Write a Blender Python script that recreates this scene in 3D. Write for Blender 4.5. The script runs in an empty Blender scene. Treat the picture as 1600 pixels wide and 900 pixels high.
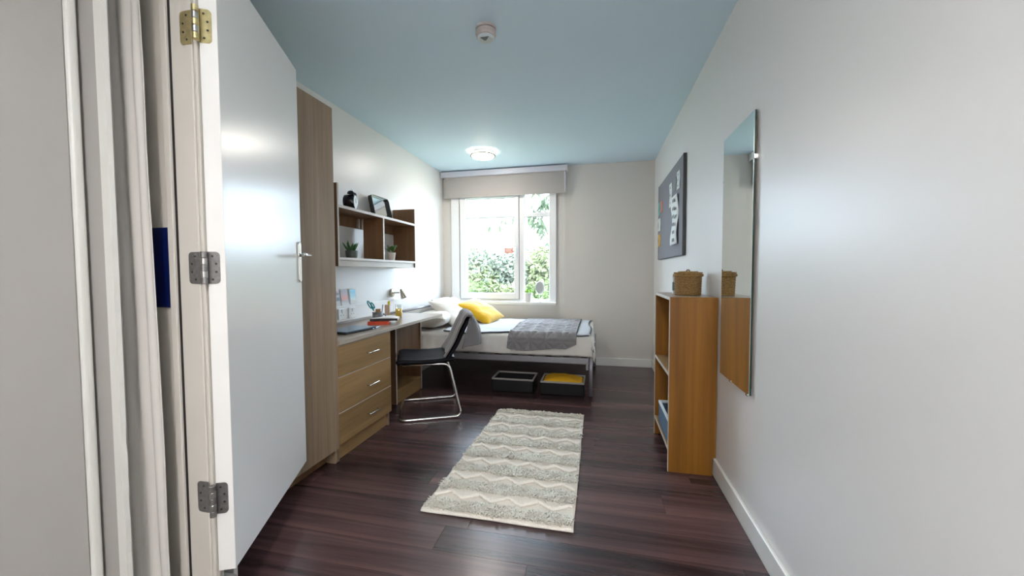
import bpy, bmesh, math, random
from mathutils import Vector, Matrix, noise
random.seed(7)
scene = bpy.context.scene
col = scene.collection
PI = math.pi
R = math.radians

# ------------------------------------------------------------------ camera
def make_camera():
    p, yaw, roll = R(2.36), R(12.53), R(-0.25)
    fw = Vector((-math.sin(yaw)*math.cos(p), math.cos(yaw)*math.cos(p), -math.sin(p)))
    rt = Vector((math.cos(yaw), math.sin(yaw), 0)); up = rt.cross(fw)
    c, s = math.cos(roll), math.sin(roll)
    rt, up = c*rt + s*up, -s*rt + c*up
    cam = bpy.data.cameras.new('camera'); cam.sensor_width = 36; cam.lens = 600/1600*36
    cam.clip_start = 0.05; cam.clip_end = 300
    o = bpy.data.objects.new('camera', cam); col.objects.link(o)
    m = Matrix((rt, up, -fw)).transposed().to_4x4(); m.translation = (0, 0, 1.15)
    o.matrix_world = m
    scene.camera = o
make_camera()

# ------------------------------------------------------------------ sky, exposure
SKY = 7.5
w = bpy.data.worlds.new('overcast_sky'); scene.world = w; w.use_nodes = True
bg = w.node_tree.nodes['Background']
bg.inputs['Color'].default_value = (0.68, 0.82, 1.0, 1); bg.inputs['Strength'].default_value = SKY
vs = scene.view_settings
vs.view_transform = 'Standard'; vs.look = 'None'; vs.gamma = 1; vs.use_curve_mapping = False
vs.exposure = 1.58
# importance-sampling portal in the window opening (emits nothing itself)
pl_ = bpy.data.lights.new('window_portal', 'AREA'); pl_.shape = 'RECTANGLE'; pl_.size = 1.36; pl_.size_y = 1.42
pl_.cycles.is_portal = True
po = bpy.data.objects.new('window_portal', pl_); col.objects.link(po)
po.location = (-1.188, 4.85, 1.475); po.rotation_euler = (R(-90), 0, 0)

# ------------------------------------------------------------------ materials
MATS = {}
def new_mat(name):
    m = bpy.data.materials.new(name); m.use_nodes = True
    MATS[name] = m
    nt = m.node_tree
    return m, nt, nt.nodes['Principled BSDF']
def N(nt, t, **kw):
    n = nt.nodes.new(t)
    for k, v in kw.items(): setattr(n, k, v)
    return n
def plain(name, c, rough=0.5, metal=0.0, spec=0.5, bump=0.0, bscale=60, sheen=0.0, var=0.0, trans=0.0):
    m, nt, b = new_mat(name)
    b.inputs['Base Color'].default_value = (*c, 1); b.inputs['Roughness'].default_value = rough
    b.inputs['Metallic'].default_value = metal; b.inputs['Specular IOR Level'].default_value = spec
    b.inputs['Sheen Weight'].default_value = sheen
    tc = N(nt, 'ShaderNodeTexCoord')
    no = N(nt, 'ShaderNodeTexNoise'); no.inputs['Scale'].default_value = bscale; no.inputs['Detail'].default_value = 5
    nt.links.new(tc.outputs['Object'], no.inputs['Vector'])
    if bump:
        bp = N(nt, 'ShaderNodeBump'); bp.inputs['Strength'].default_value = bump; bp.inputs['Distance'].default_value = 0.002
        nt.links.new(no.outputs['Fac'], bp.inputs['Height']); nt.links.new(bp.outputs['Normal'], b.inputs['Normal'])
    if var:
        r = N(nt, 'ShaderNodeValToRGB')
        r.color_ramp.elements[0].position = .3; r.color_ramp.elements[1].position = .7
        r.color_ramp.elements[0].color = (*[max(0, x*(1-var)) for x in c], 1)
        r.color_ramp.elements[1].color = (*[min(1, x*(1+var)) for x in c], 1)
        nt.links.new(no.outputs['Fac'], r.inputs['Fac']); nt.links.new(r.outputs['Color'], b.inputs['Base Color'])
    return m
def wood(name, c0, c1, axis='z', rough=0.45, scale=1.0, rnd=False):
    m, nt, b = new_mat(name)
    tc = N(nt, 'ShaderNodeTexCoord'); mp = N(nt, 'ShaderNodeMapping')
    s = {'x': (1.0, 26, 26), 'y': (26, 1.0, 26), 'z': (26, 26, 1.0)}[axis]
    mp.inputs['Scale'].default_value = tuple(k*scale for k in s)
    if rnd:
        oi = N(nt, 'ShaderNodeObjectInfo'); ml = N(nt, 'ShaderNodeVectorMath', operation='SCALE')
        cx = N(nt, 'ShaderNodeCombineXYZ')
        nt.links.new(oi.outputs['Random'], cx.inputs[0]); nt.links.new(oi.outputs['Random'], cx.inputs[1]); nt.links.new(oi.outputs['Random'], cx.inputs[2])
        nt.links.new(cx.outputs[0], ml.inputs[0]); ml.inputs['Scale'].default_value = 53.0
        ad = N(nt, 'ShaderNodeVectorMath', operation='ADD')
        nt.links.new(tc.outputs['Object'], ad.inputs[0]); nt.links.new(ml.outputs[0], ad.inputs[1])
        nt.links.new(ad.outputs[0], mp.inputs['Vector'])
    else:
        nt.links.new(tc.outputs['Object'], mp.inputs['Vector'])
    n1 = N(nt, 'ShaderNodeTexNoise'); n1.inputs['Scale'].default_value = 1.0; n1.inputs['Detail'].default_value = 7; n1.inputs['Roughness'].default_value = .62; n1.inputs['Distortion'].default_value = .6
    nt.links.new(mp.outputs[0], n1.inputs['Vector'])
    n2 = N(nt, 'ShaderNodeTexNoise'); n2.inputs['Scale'].default_value = .22; n2.inputs['Detail'].default_value = 3
    nt.links.new(mp.outputs[0], n2.inputs['Vector'])
    mx = N(nt, 'ShaderNodeMath', operation='ADD'); nt.links.new(n1.outputs['Fac'], mx.inputs[0]); nt.links.new(n2.outputs['Fac'], mx.inputs[1])
    hf = N(nt, 'ShaderNodeMath', operation='MULTIPLY'); hf.inputs[1].default_value = .5; nt.links.new(mx.outputs[0], hf.inputs[0])
    r = N(nt, 'ShaderNodeValToRGB'); r.color_ramp.elements[0].position = .36; r.color_ramp.elements[1].position = .66
    r.color_ramp.elements[0].color = (*c0, 1); r.color_ramp.elements[1].color = (*c1, 1)
    nt.links.new(hf.outputs[0], r.inputs['Fac'])
    out = r.outputs['Color']
    if rnd:
        hs = N(nt, 'ShaderNodeHueSaturation')
        mr = N(nt, 'ShaderNodeMapRange'); mr.inputs['To Min'].default_value = .85; mr.inputs['To Max'].default_value = 1.15
        nt.links.new(oi.outputs['Random'], mr.inputs['Value']); nt.links.new(mr.outputs[0], hs.inputs['Value'])
        nt.links.new(out, hs.inputs['Color']); out = hs.outputs['Color']
    nt.links.new(out, b.inputs['Base Color'])
    b.inputs['Roughness'].default_value = rough
    bp = N(nt, 'ShaderNodeBump'); bp.inputs['Strength'].default_value = .12; bp.inputs['Distance'].default_value = .001
    nt.links.new(n1.outputs['Fac'], bp.inputs['Height']); nt.links.new(bp.outputs['Normal'], b.inputs['Normal'])
    return m
def emis(name, c, s):
    m, nt, b = new_mat(name)
    b.inputs['Base Color'].default_value = (.9, .9, .9, 1); b.inputs['Emission Color'].default_value = (*c, 1); b.inputs['Emission Strength'].default_value = s
    return m
def glass(name, tint=(1, 1, 1), refl=.06, rough=0.0):
    m, nt, b = new_mat(name)
    nt.nodes.remove(b); out = nt.nodes['Material Output']
    t = N(nt, 'ShaderNodeBsdfTransparent'); t.inputs[0].default_value = (*tint, 1)
    g = N(nt, 'ShaderNodeBsdfGlossy'); g.inputs['Roughness'].default_value = rough
    mx = N(nt, 'ShaderNodeMixShader'); mx.inputs[0].default_value = refl
    nt.links.new(t.outputs[0], mx.inputs[1]); nt.links.new(g.outputs[0], mx.inputs[2]); nt.links.new(mx.outputs[0], out.inputs[0])
    return m
def gradient_print(name, stops, axis=2, lo=0.0, hi=.1, noise_amt=.0):
    """a flat printed picture: colour bands up the print"""
    m, nt, b = new_mat(name)
    tc = N(nt, 'ShaderNodeTexCoord'); sp = N(nt, 'ShaderNodeSeparateXYZ'); nt.links.new(tc.outputs['Object'], sp.inputs[0])
    mr = N(nt, 'ShaderNodeMapRange'); mr.inputs['From Min'].default_value = lo; mr.inputs['From Max'].default_value = hi
    nt.links.new(sp.outputs[axis], mr.inputs['Value'])
    no = N(nt, 'ShaderNodeTexNoise'); no.inputs['Scale'].default_value = 90
    nt.links.new(tc.outputs['Object'], no.inputs['Vector'])
    ma = N(nt, 'ShaderNodeMath', operation='MULTIPLY_ADD'); ma.inputs[1].default_value = noise_amt
    nt.links.new(no.outputs['Fac'], ma.inputs[0]); nt.links.new(mr.outputs[0], ma.inputs[2])
    r = N(nt, 'ShaderNodeValToRGB'); e = r.color_ramp.elements
    e[0].position, e[0].color = stops[0][0], (*stops[0][1], 1); e[1].position, e[1].color = stops[-1][0], (*stops[-1][1], 1)
    for p, c in stops[1:-1]:
        k = e.new(p); k.color = (*c, 1)
    nt.links.new(ma.outputs[0], r.inputs['Fac']); nt.links.new(r.outputs['Color'], b.inputs['Base Color'])
    b.inputs['Roughness'].default_value = .35
    return m

M = MATS
plain('wall_paint', (.77, .765, .755), .36, spec=.5, bump=.05, bscale=180)
plain('back_wall_warm_cast', (.71, .68, .64), .6, spec=.3, bump=.05, bscale=180)  # off-white wall with the warm lamplight put into its beige
plain('ceiling_blue_cast', (.70, .87, .98), .6, spec=.3, bump=.04, bscale=180)  # white ceiling, bluish daylight cast mixed into the colour
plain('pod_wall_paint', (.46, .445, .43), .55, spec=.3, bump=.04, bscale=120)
plain('white_gloss', (.78, .78, .75), .28)
plain('door_paint', (.87, .865, .85), .26, bump=.03, bscale=40)
plain('jamb_paint', (.66, .63, .58), .4, bump=.04, bscale=60)
plain('white_upvc', (.86, .87, .88), .3)
plain('white_plastic', (.85, .85, .84), .35)
plain('sash_seal', (.05, .06, .08), .6)
plain('black_rubber', (.012, .01, .01), .6)
wood('oak', (.20, .14, .092), (.41, .30, .20), 'z', .42)  # wardrobe oak greyed, bluish daylight put into the tone
wood('oak_side', (.235, .142, .058), (.45, .285, .125), 'y', .42)
wood('oak_lamplit', (.19, .074, .007), (.36, .148, .015), 'z', .4)  # same oak as the wardrobe, warm lamplight put into the colour
wood('oak_shaded', (.15, .078, .035), (.25, .135, .062), 'z', .5)  # same oak again, interior shade put into the darker tone
wood('desk_laminate', (.30, .235, .19), (.42, .335, .27), 'y', .3)
plain('edge_band', (.62, .56, .5), .4)
plain('edge_band_grey', (.5, .44, .37), .4)
wood('floor_vinyl', (.017, .0095, .0125), (.14, .075, .074), 'x', .27, scale=.7, rnd=True)
plain('subfloor', (.012, .008, .008), .8)
plain('chrome', (.82, .82, .8), .12, 1.0)
plain('satin_steel', (.55, .55, .54), .3, 1.0)
plain('hinge_steel', (.28, .27, .27), .42, .8, var=.15, bscale=90)
plain('hinge_brass', (.62, .53, .28), .35, .85, var=.15, bscale=60)
plain('screw_dark', (.09, .085, .07), .4, .8)
plain('bed_metal', (.34, .34, .37), .38, .55)
plain('black_leather', (.006, .006, .009), .42, spec=.12, bump=.2, bscale=220)
plain('grey_cloth', (.20, .19, .20), .9, spec=.1, bump=.35, bscale=500, sheen=.3)
plain('quilt_cloth', (.25, .24, .25), .85, spec=.15, bump=.3, bscale=500, sheen=.3)
plain('pale_throw', (.50, .52, .55), .85, spec=.15, bump=.3, bscale=400)
plain('dark_piping', (.035, .037, .05), .8)
plain('white_cotton', (.80, .78, .74), .85, spec=.15, bump=.35, bscale=26)
plain('pillow_cotton', (.80, .78, .73), .85, spec=.15, bump=.3, bscale=22)
plain('mattress_ticking', (.42, .4, .4), .85)
plain('mustard_velvet', (.80, .47, .012), .75, spec=.2, bump=.4, bscale=30, sheen=.5)
plain('mustard_cloth', (.80, .42, .01), .8, bump=.2, bscale=60)
plain('rug_base', (.88, .83, .76), .95, spec=.05, bump=.6, bscale=160, var=.08)
plain('rug_shag', (.96, .90, .80), .95, spec=.05, var=.14, bscale=14)
plain('rug_braid', (.94, .89, .82), .95, spec=.05, bump=.5, bscale=260)
plain('box_black', (.006, .006, .008), .75, bump=.3, bscale=300)
plain('box_rim', (.36, .34, .32), .7)
plain('denim', (.09, .15, .23), .85, bump=.5, bscale=200, var=.4)
plain('denim_rim', (.62, .68, .72), .8)
plain('blind_fabric', (.44, .415, .395), .85, spec=.1, bump=.15, bscale=400)
plain('blind_metal', (.60, .6, .66), .4, .2)
plain('blue_panel', (.001, .007, .08), .35)
plain('curtain_cloth', (.66, .64, .61), .7, spec=.2, bump=.1, bscale=60)
plain('pinboard_felt', (.27, .27, .30), .95, spec=.05, bump=.5, bscale=500)
plain('pinboard_edge', (.045, .042, .05), .5)
plain('paper', (.72, .75, .76), .7)
plain('print_grey', (.22, .23, .25), .7)
plain('print_teal', (.12, .42, .40), .7)
plain('print_coral', (.66, .22, .16), .7)
plain('print_amber', (.62, .36, .06), .7)
plain('wicker', (.30, .175, .06), .75, bump=.5, bscale=90, var=.35)
plain('wicker_dark', (.17, .09, .03), .75, var=.3)
plain('clock_black', (.008, .008, .014), .2)
plain('clock_dial', (.66, .69, .68), .4)
plain('frame_black', (.012, .012, .013), .3)
plain('pot_sage', (.13, .17, .15), .5, var=.2)
plain('pot_white', (.74, .72, .70), .5)
plain('soil', (.03, .02, .012), .9)
plain('succulent', (.05, .17, .055), .5, var=.35, bscale=40)
plain('leaf_dark', (.06, .15, .03), .5, var=.5, bscale=40)
plain('leaf_lime', (.24, .46, .04), .5, var=.3)
plain('mug_grey', (.17, .175, .185), .4)
plain('teal_plastic', (.0, .26, .30), .35)
plain('red_cover', (.62, .055, .01), .45)
plain('black_cover', (.012, .01, .014), .45)
plain('pages', (.72, .66, .54), .8)
plain('page_white', (.84, .83, .82), .8)
plain('juice', (1.0, .60, .0), .3)
plain('pencil_wood', (.40, .22, .10), .6)
plain('beech', (.62, .45, .33), .5)
plain('pencil_yellow', (.78, .62, .02), .4)
plain('laptop_blue', (.10, .16, .22), .32, .35)
plain('laptop_black', (.01, .01, .016), .4)
plain('socket_white', (.86, .87, .87), .3)
plain('socket_dark', (.10, .1, .1), .6)
plain('nickel', (.42, .39, .33), .3, .9)
plain('sticker_red', (.72, .20, .12), .5)
plain('sticker_white', (.85, .8, .78), .5)
plain('bark', (.10, .085, .06), .9, bump=.8, bscale=20)
plain('lawn', (.10, .15, .05), .95, var=.4, bscale=2)
plain('render_ext', (.45, .42, .38), .9)
for nm, c in dict(foliage_pale=(.16, .175, .085), foliage_mid=(.09, .118, .042), foliage_grey=(.13, .145, .105), foliage_deep=(.06, .078, .042)).items():
    plain(nm, c, .6, spec=.2, var=.35, bscale=2.2)
glass('window_glass', (.98, 1, .99), .05)
glass('tumbler_glass', (.93, .95, .95), .12, .02)
m, nt, b = new_mat('mirror_glass'); b.inputs['Base Color'].default_value = (.80, .86, .85, 1); b.inputs['Metallic'].default_value = 1; b.inputs['Roughness'].default_value = .01
plain('mirror_edge', (.01, .05, .045), .2)
emis('lamp_diffuser', (1, .91, .82), 32.0)
emis('lamp_glow_band', (1, .90, .78), 4.0)
emis('added_fill_diffuser', (1, .955, .92), 112.0)  # emission of the unseen lamp added to brighten the near end
plain('detector_body', (.52, .47, .45), .5)
plain('detector_face', (.66, .72, .74), .4)
plain('detector_slots', (.2, .23, .25), .6)

# ------------------------------------------------------------------ mesh helpers
def chain_off(o):
    v = Vector((0, 0, 0))
    while o is not None:
        v += o.location; o = o.parent
    return v
class MB:
    def __init__(s): s.v = []; s.f = []
    def add(s, vs, fs):
        k = len(s.v); s.v += [tuple(p) for p in vs]; s.f += [tuple(i+k for i in q) for q in fs]; return s
    def box(s, x0, x1, y0, y1, z0, z1):
        return s.add([(x0, y0, z0), (x1, y0, z0), (x1, y1, z0), (x0, y1, z0), (x0, y0, z1), (x1, y0, z1), (x1, y1, z1), (x0, y1, z1)],
              [(0, 3, 2, 1), (4, 5, 6, 7), (0, 1, 5, 4), (1, 2, 6, 5), (2, 3, 7, 6), (3, 0, 4, 7)])
    def obox(s, c, ax, ay, az, hx, hy, hz):
        """oriented box: centre, three unit axes, half sizes"""
        c = Vector(c); ax, ay, az = Vector(ax)*hx, Vector(ay)*hy, Vector(az)*hz
        P = [c-ax-ay-az, c+ax-ay-az, c+ax+ay-az, c-ax+ay-az, c-ax-ay+az, c+ax-ay+az, c+ax+ay+az, c-ax+ay+az]
        return s.add(P, [(0, 3, 2, 1), (4, 5, 6, 7), (0, 1, 5, 4), (1, 2, 6, 5), (2, 3, 7, 6), (3, 0, 4, 7)])
    def tube(s, pts, r, n=10, closed=False, cap=True):
        pts = [Vector(p) for p in pts]; rr = r if isinstance(r, (list, tuple)) else [r]*len(pts)
        k0 = len(s.v); L = len(pts); prev = None
        for i, p in enumerate(pts):
            if closed: t = pts[(i+1) % L]-pts[i-1]
            else: t = pts[min(i+1, L-1)]-pts[max(i-1, 0)]
            t.normalize()
            if prev is None:
                a = Vector((0, 0, 1)) if abs(t.z) < .9 else Vector((1, 0, 0))
                u = t.cross(a).normalized()
            else:
                u = (prev-t*prev.dot(t)).normalized()
            prev = u; v = t.cross(u)
            for j in range(n):
                a = 2*PI*j/n; s.v.append(tuple(p+(u*math.cos(a)+v*math.sin(a))*rr[i]))
        for i in range(L if closed else L-1):
            a, b2 = k0+i*n, k0+((i+1) % L)*n
            for j in range(n): s.f.append((a+j, a+(j+1) % n, b2+(j+1) % n, b2+j))
        if cap and not closed:
            s.f.append(tuple(k0+j for j in range(n))[::-1]); s.f.append(tuple(k0+(L-1)*n+j for j in range(n)))
        return s
    def lathe(s, prof, c=(0, 0, 0), n=24, axis=None, cap=True):
        """profile [(radius, height)] around an axis (default z)"""
        c = Vector(c); az = Vector(axis or (0, 0, 1)).normalized()
        a = Vector((1, 0, 0)) if abs(az.x) < .9 else Vector((0, 1, 0))
        u = az.cross(a).normalized(); v = az.cross(u); k0 = len(s.v)
        for r, h in prof:
            for j in range(n):
                t = 2*PI*j/n; s.v.append(tuple(c+az*h+(u*math.cos(t)+v*math.sin(t))*r))
        for i in range(len(prof)-1):
            for j in range(n):
                s.f.append((k0+i*n+j, k0+i*n+(j+1) % n, k0+(i+1)*n+(j+1) % n, k0+(i+1)*n+j))
        if cap:
            s.f.append(tuple(k0+j for j in range(n))[::-1]); e = k0+(len(prof)-1)*n; s.f.append(tuple(e+j for j in range(n)))
        return s
    def grid(s, fn, nu, nv):
        k0 = len(s.v)
        for i in range(nu+1):
            for j in range(nv+1): s.v.append(tuple(fn(i/nu, j/nv)))
        for i in range(nu):
            for j in range(nv):
                a = k0+i*(nv+1)+j; s.f.append((a, a+nv+1, a+nv+2, a+1))
        return s
    def build(s, name, mat, parent=None, bevel=0.0, smooth=False, local=False, solid=0.0, subs=0, seg=2, soff=-1.0):
        vs = [Vector(p) for p in s.v]
        if parent is not None:
            if not local:
                off = chain_off(parent); vs = [p-off for p in vs]
            loc = None
        else:
            lo = [min(p[i] for p in vs) for i in range(3)]; hi = [max(p[i] for p in vs) for i in range(3)]
            loc = Vector(((lo[0]+hi[0])/2, (lo[1]+hi[1])/2, lo[2])); vs = [p-loc for p in vs]
        me = bpy.data.meshes.new(name); me.from_pydata(vs, [], s.f); me.validate(); me.update()
        bm = bmesh.new(); bm.from_mesh(me); bmesh.ops.recalc_face_normals(bm, faces=bm.faces); bm.to_mesh(me); bm.free()
        o = bpy.data.objects.new(name, me); col.objects.link(o); me.materials.append(MATS[mat] if isinstance(mat, str) else mat)
        if parent is not None: o.parent = parent
        else: o.location = loc
        if smooth:
            for p in me.polygons: p.use_smooth = True
        if solid:
            md = o.modifiers.new('thickness', 'SOLIDIFY'); md.thickness = solid; md.offset = soff
        if bevel:
            md = o.modifiers.new('bevel', 'BEVEL'); md.width = bevel; md.segments = seg; md.limit_method = 'ANGLE'; md.angle_limit = R(40)
        if subs:
            md = o.modifiers.new('subdivision', 'SUBSURF'); md.levels = subs; md.render_levels = subs
        return o
def box(name, mat, x0, x1, y0, y1, z0, z1, parent=None, bevel=.0015, **kw):
    return MB().box(x0, x1, y0, y1, z0, z1).build(name, mat, parent, bevel=bevel, **kw)
def empty(name, loc, rz=0):
    o = bpy.data.objects.new(name, None); col.objects.link(o); o.location = loc; o.rotation_euler = (0, 0, rz)
    o.empty_display_size = .1
    return o
def tag(o, label, cat, group=None, kind=None):
    o['label'] = label; o['category'] = cat
    if group: o['group'] = group
    if kind: o['kind'] = kind
    return o
def thing(name, loc, label, cat, rz=0, group=None, kind=None):
    return tag(empty(name, loc, rz), label, cat, group, kind)
def arc(c, r, a0, a1, n, u, v):
    c, u, v = Vector(c), Vector(u), Vector(v)
    return [c+u*r*math.cos(a0+(a1-a0)*i/n)+v*r*math.sin(a0+(a1-a0)*i/n) for i in range(n+1)]
def fillet(pts, r, n=6):
    """round the corners of a polyline"""
    pts = [Vector(p) for p in pts]; out = [pts[0]]
    for i in range(1, len(pts)-1):
        p, a, b2 = pts[i], (pts[i-1]-pts[i]), (pts[i+1]-pts[i])
        d = min(r, a.length*.49, b2.length*.49); a.normalize(); b2.normalize()
        A, B = p+a*d, p+b2*d
        for k in range(n+1):
            t = k/n; out.append(A*(1-t)**2+p*2*t*(1-t)+B*t*t)
    out.append(pts[-1]); return out
def nz(x, y, z=0.0): return noise.noise(Vector((x, y, z)))
def STR(o, label, cat): return tag(o, label, cat, kind='structure')

# ------------------------------------------------------------------ the room shell
XL, XR, YF, YB, H = -2.0, 0.655, -1.6, 4.805, 2.455
fl = STR(box('floor', 'subfloor', XL-.1, XR+.1, YF-.1, YB+.1, -.06, -.004, bevel=0), 'dark reddish brown wood plank floor', 'floor')
pm = {}
pw, plen = .152, 1.22
y = YF; row = 0
while y < YB:
    y1 = min(y+pw, YB)
    x = XL-random.Random(row*7+3).random()*plen
    while x < XR:
        a, b2 = max(x, XL), min(x+plen, XR)
        if b2-a > .02:
            L_, W_ = round(b2-a, 4), round(y1-y, 4)
            key = (L_, W_)
            if key not in pm:
                g = .0007
                mb = MB().box(-L_/2+g, L_/2-g, -W_/2+g, W_/2-g, -.005, 0)
                o = mb.build('plank', 'floor_vinyl', fl, local=True); pm[key] = o.data
            else:
                o = bpy.data.objects.new('plank', pm[key]); col.objects.link(o); o.parent = fl
            o.location = Vector(((a+b2)/2, (y+y1)/2, 0))-fl.location
        x += plen
    y = y1; row += 1
STR(box('ceiling', 'ceiling_blue_cast', XL-.1, XR+.1, YF-.1, YB+.1, H, H+.1, bevel=0), 'flat white ceiling with the blue daylight cast in its colour', 'ceiling')
STR(box('wall_right', 'wall_paint', XR, XR+.1, YF-.1, YB+.1, 0, H, bevel=0), 'long off-white wall on the right with the mirror', 'wall')
STR(box('wall_left', 'wall_paint', XL-.1, XL, 1.1, YB+.1, 0, H, bevel=0), 'off-white wall behind the desk and shelf', 'wall')
WX0, WX1, WZ0, WZ1 = -1.87, -.505, .765, 2.19
mb = MB().box(XL, WX0, YB, YB+.16, 0, H).box(WX1, XR, YB, YB+.16, 0, H).box(WX0, WX1, YB, YB+.16, 0, WZ0).box(WX0, WX1, YB, YB+.16, WZ1, H)
STR(mb.build('wall_back', 'back_wall_warm_cast'), 'end wall with the window, warm lamplight in its beige colour', 'wall')
STR(box('wall_front', 'wall_paint', XL, XR, YF-.1, YF, 0, H, bevel=0), 'off-white wall at the entrance end behind the viewer', 'wall')
def skirting(name, x0, x1, y0, y1, label):
    o = MB().box(x0, x1, y0, y1, 0, .1).build(name, 'white_gloss', bevel=.005, seg=3); STR(o, label, 'baseboard')
skirting('baseboard_right', XR-.015, XR, YF, YB, 'cream gloss baseboard along the right wall')
skirting('baseboard_back', XL, XR-.015, YB-.015, YB, 'cream gloss baseboard under the window wall')

# shower-room pod on the left, its floor one step above the room's
PZ = .10
STR(box('wall_pod_end', 'jamb_paint', XL-.1, -1.3675, 1.0, 1.10, 0, H, bevel=0), 'cream wall panel inside the raised side doorway', 'wall')
STR(box('wall_pod_side', 'wall_paint', XL-.1, XL, YF-.1, 1.1, 0, H, bevel=0), 'outer wall of the raised side room', 'wall')
STR(box('wall_pod_door', 'wall_paint', -1.345, -1.225, YF, .235, 0, H, bevel=0), 'off-white partition beside the open doorway', 'wall')
STR(box('wall_pod_header', 'wall_paint', -1.345, -1.225, .235, 1.0, 2.2, H, bevel=0), 'off-white partition above the open doorway', 'wall')
STR(box('floor_pod', 'box_rim', -2.0, -1.225, YF, 1.06, .0, PZ, bevel=.003), 'raised floor step of the side doorway', 'floor')
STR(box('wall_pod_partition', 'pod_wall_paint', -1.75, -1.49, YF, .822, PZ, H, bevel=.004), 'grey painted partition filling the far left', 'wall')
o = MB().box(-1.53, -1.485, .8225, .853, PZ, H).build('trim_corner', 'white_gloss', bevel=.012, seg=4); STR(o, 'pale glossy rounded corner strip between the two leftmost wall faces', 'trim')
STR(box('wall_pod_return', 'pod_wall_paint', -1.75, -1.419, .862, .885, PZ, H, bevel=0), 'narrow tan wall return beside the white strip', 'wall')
# white strip with a chipped right edge
mb = MB(); n = 70; k0 = 0
rr = random.Random(5); zs = [PZ+(H-PZ)*i/n for i in range(n+1)]
pr_ = []
for z in zs:
    chip = (rr.random()*.004 if z < .75 and rr.random() < .6 else 0)
    pr_.append(-1.387-chip)
for z, xr in zip(zs, pr_):
    mb.v += [(-1.4185, .848, z), (xr, .848, z), (xr, .8615, z), (-1.4185, .8615, z)]
for i in range(n):
    a = 4*i; b2 = a+4
    for j in range(4): mb.f.append((a+j, a+(j+1) % 4, b2+(j+1) % 4, b2+j))
mb.f += [(3, 2, 1, 0), (4*n, 4*n+1, 4*n+2, 4*n+3)]
STR(mb.build('trim_strip', 'white_gloss'), 'white vertical strip with a chipped edge beside the hanging curtain', 'trim')

# door jamb: lining, black seal, rebate
jm = STR(empty('trim_jamb', (-1.28, 1.03, PZ)), 'cream door jamb carrying the three hinges', 'trim')
box('jamb_rebate', 'jamb_paint', -1.325, -1.2425, .985, 1.03, PZ, 2.2, jm, bevel=.003)
box('jamb_bead', 'jamb_paint', -1.2415, -1.2275, .988, 1.006, PZ, 2.2, jm, bevel=.004)
box('jamb_back', 'jamb_paint', -1.367, -1.29, 1.0305, 1.10, PZ, 2.2, jm, bevel=.002)
box('intumescent_seal', 'black_rubber', -1.3405, -1.3255, .990, 1.03, PZ, 2.2, jm, bevel=.001)
box('jamb_stop', 'jamb_paint', -1.367, -1.341, .983, 1.03, PZ, 2.2, jm, bevel=.003)
STR(box('wall_pod_outer', 'wall_paint', -1.36, -1.285, 1.1005, 1.115, 0, H, bevel=0), 'off-white end of the partition behind the open door', 'wall')

# curtain and blue panel inside
mb = MB()
def curt(u, v):
    x = -1.57+.218*u; z = .106+2.25*v
    y = .938+.009*math.sin(u*11+.6*math.sin(v*3))+.006*math.sin(u*27+v*2)+.004*nz(u*4, v*6)
    x += .008*nz(v*2.5, 3.1)*u-(v-.45)*.022*u
    return (x, y, z)
mb.grid(curt, 40, 50)
tag(mb.build('shower_curtain', 'curtain_cloth', smooth=True, solid=.0025), 'off-white hanging curtain in soft folds inside the side doorway', 'curtain')
tag(box('blue_sign', 'blue_panel', -1.50, -1.372, .992, .9995, 1.038, 1.302), 'dark navy blue sign on the wall beside the curtain', 'sign')

# the open white door
kd = .85
A = Vector((-1.371*kd, 1.183*kd, 0)); D = Vector((-.41544, .90962, 0)); NN = Vector((.90962, .41544, 0)); UP = Vector((0, 0, 1))
DW, DZ0, DZ1, DT = .745, .172, 2.165, .05
door = STR(empty('door_1', (A.x, A.y, DZ0)), 'white painted door standing wide open with chrome lever', 'door')
def dpt(s, n_, z): return A+D*s+NN*n_+UP*z
MB().obox(dpt(DW/2, -DT/2, (DZ0+DZ1)/2), D, NN, UP, DW/2, DT/2, (DZ1-DZ0)/2).build('door_leaf', 'door_paint', door, bevel=.0015)
hp = MB(); c = dpt(.705, .004, 1.205)
outl = []
for i in range(24):
    a = 2*PI*i/24; outl.append((.02*math.cos(a), .02*math.sin(a)+(.082 if math.sin(a) >= 0 else -.082)))
hp.v = [tuple(c+D*x+UP*z+NN*d) for d in (-.004, .005) for x, z in outl]
hp.f = [tuple(range(24))[::-1], tuple(range(24, 48))]+[(i, (i+1) % 24, 24+(i+1) % 24, 24+i) for i in range(24)]
pl2 = hp.build('handle_plate', 'chrome', door, bevel=.003)
lv = MB().tube(fillet([dpt(.705, .008, 1.24), dpt(.705, .058, 1.24), dpt(.60, .062, 1.238), dpt(.585, .06, 1.237)], .03), .009, 12)
lv.build('lever', 'chrome', pl2, smooth=True)
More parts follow.
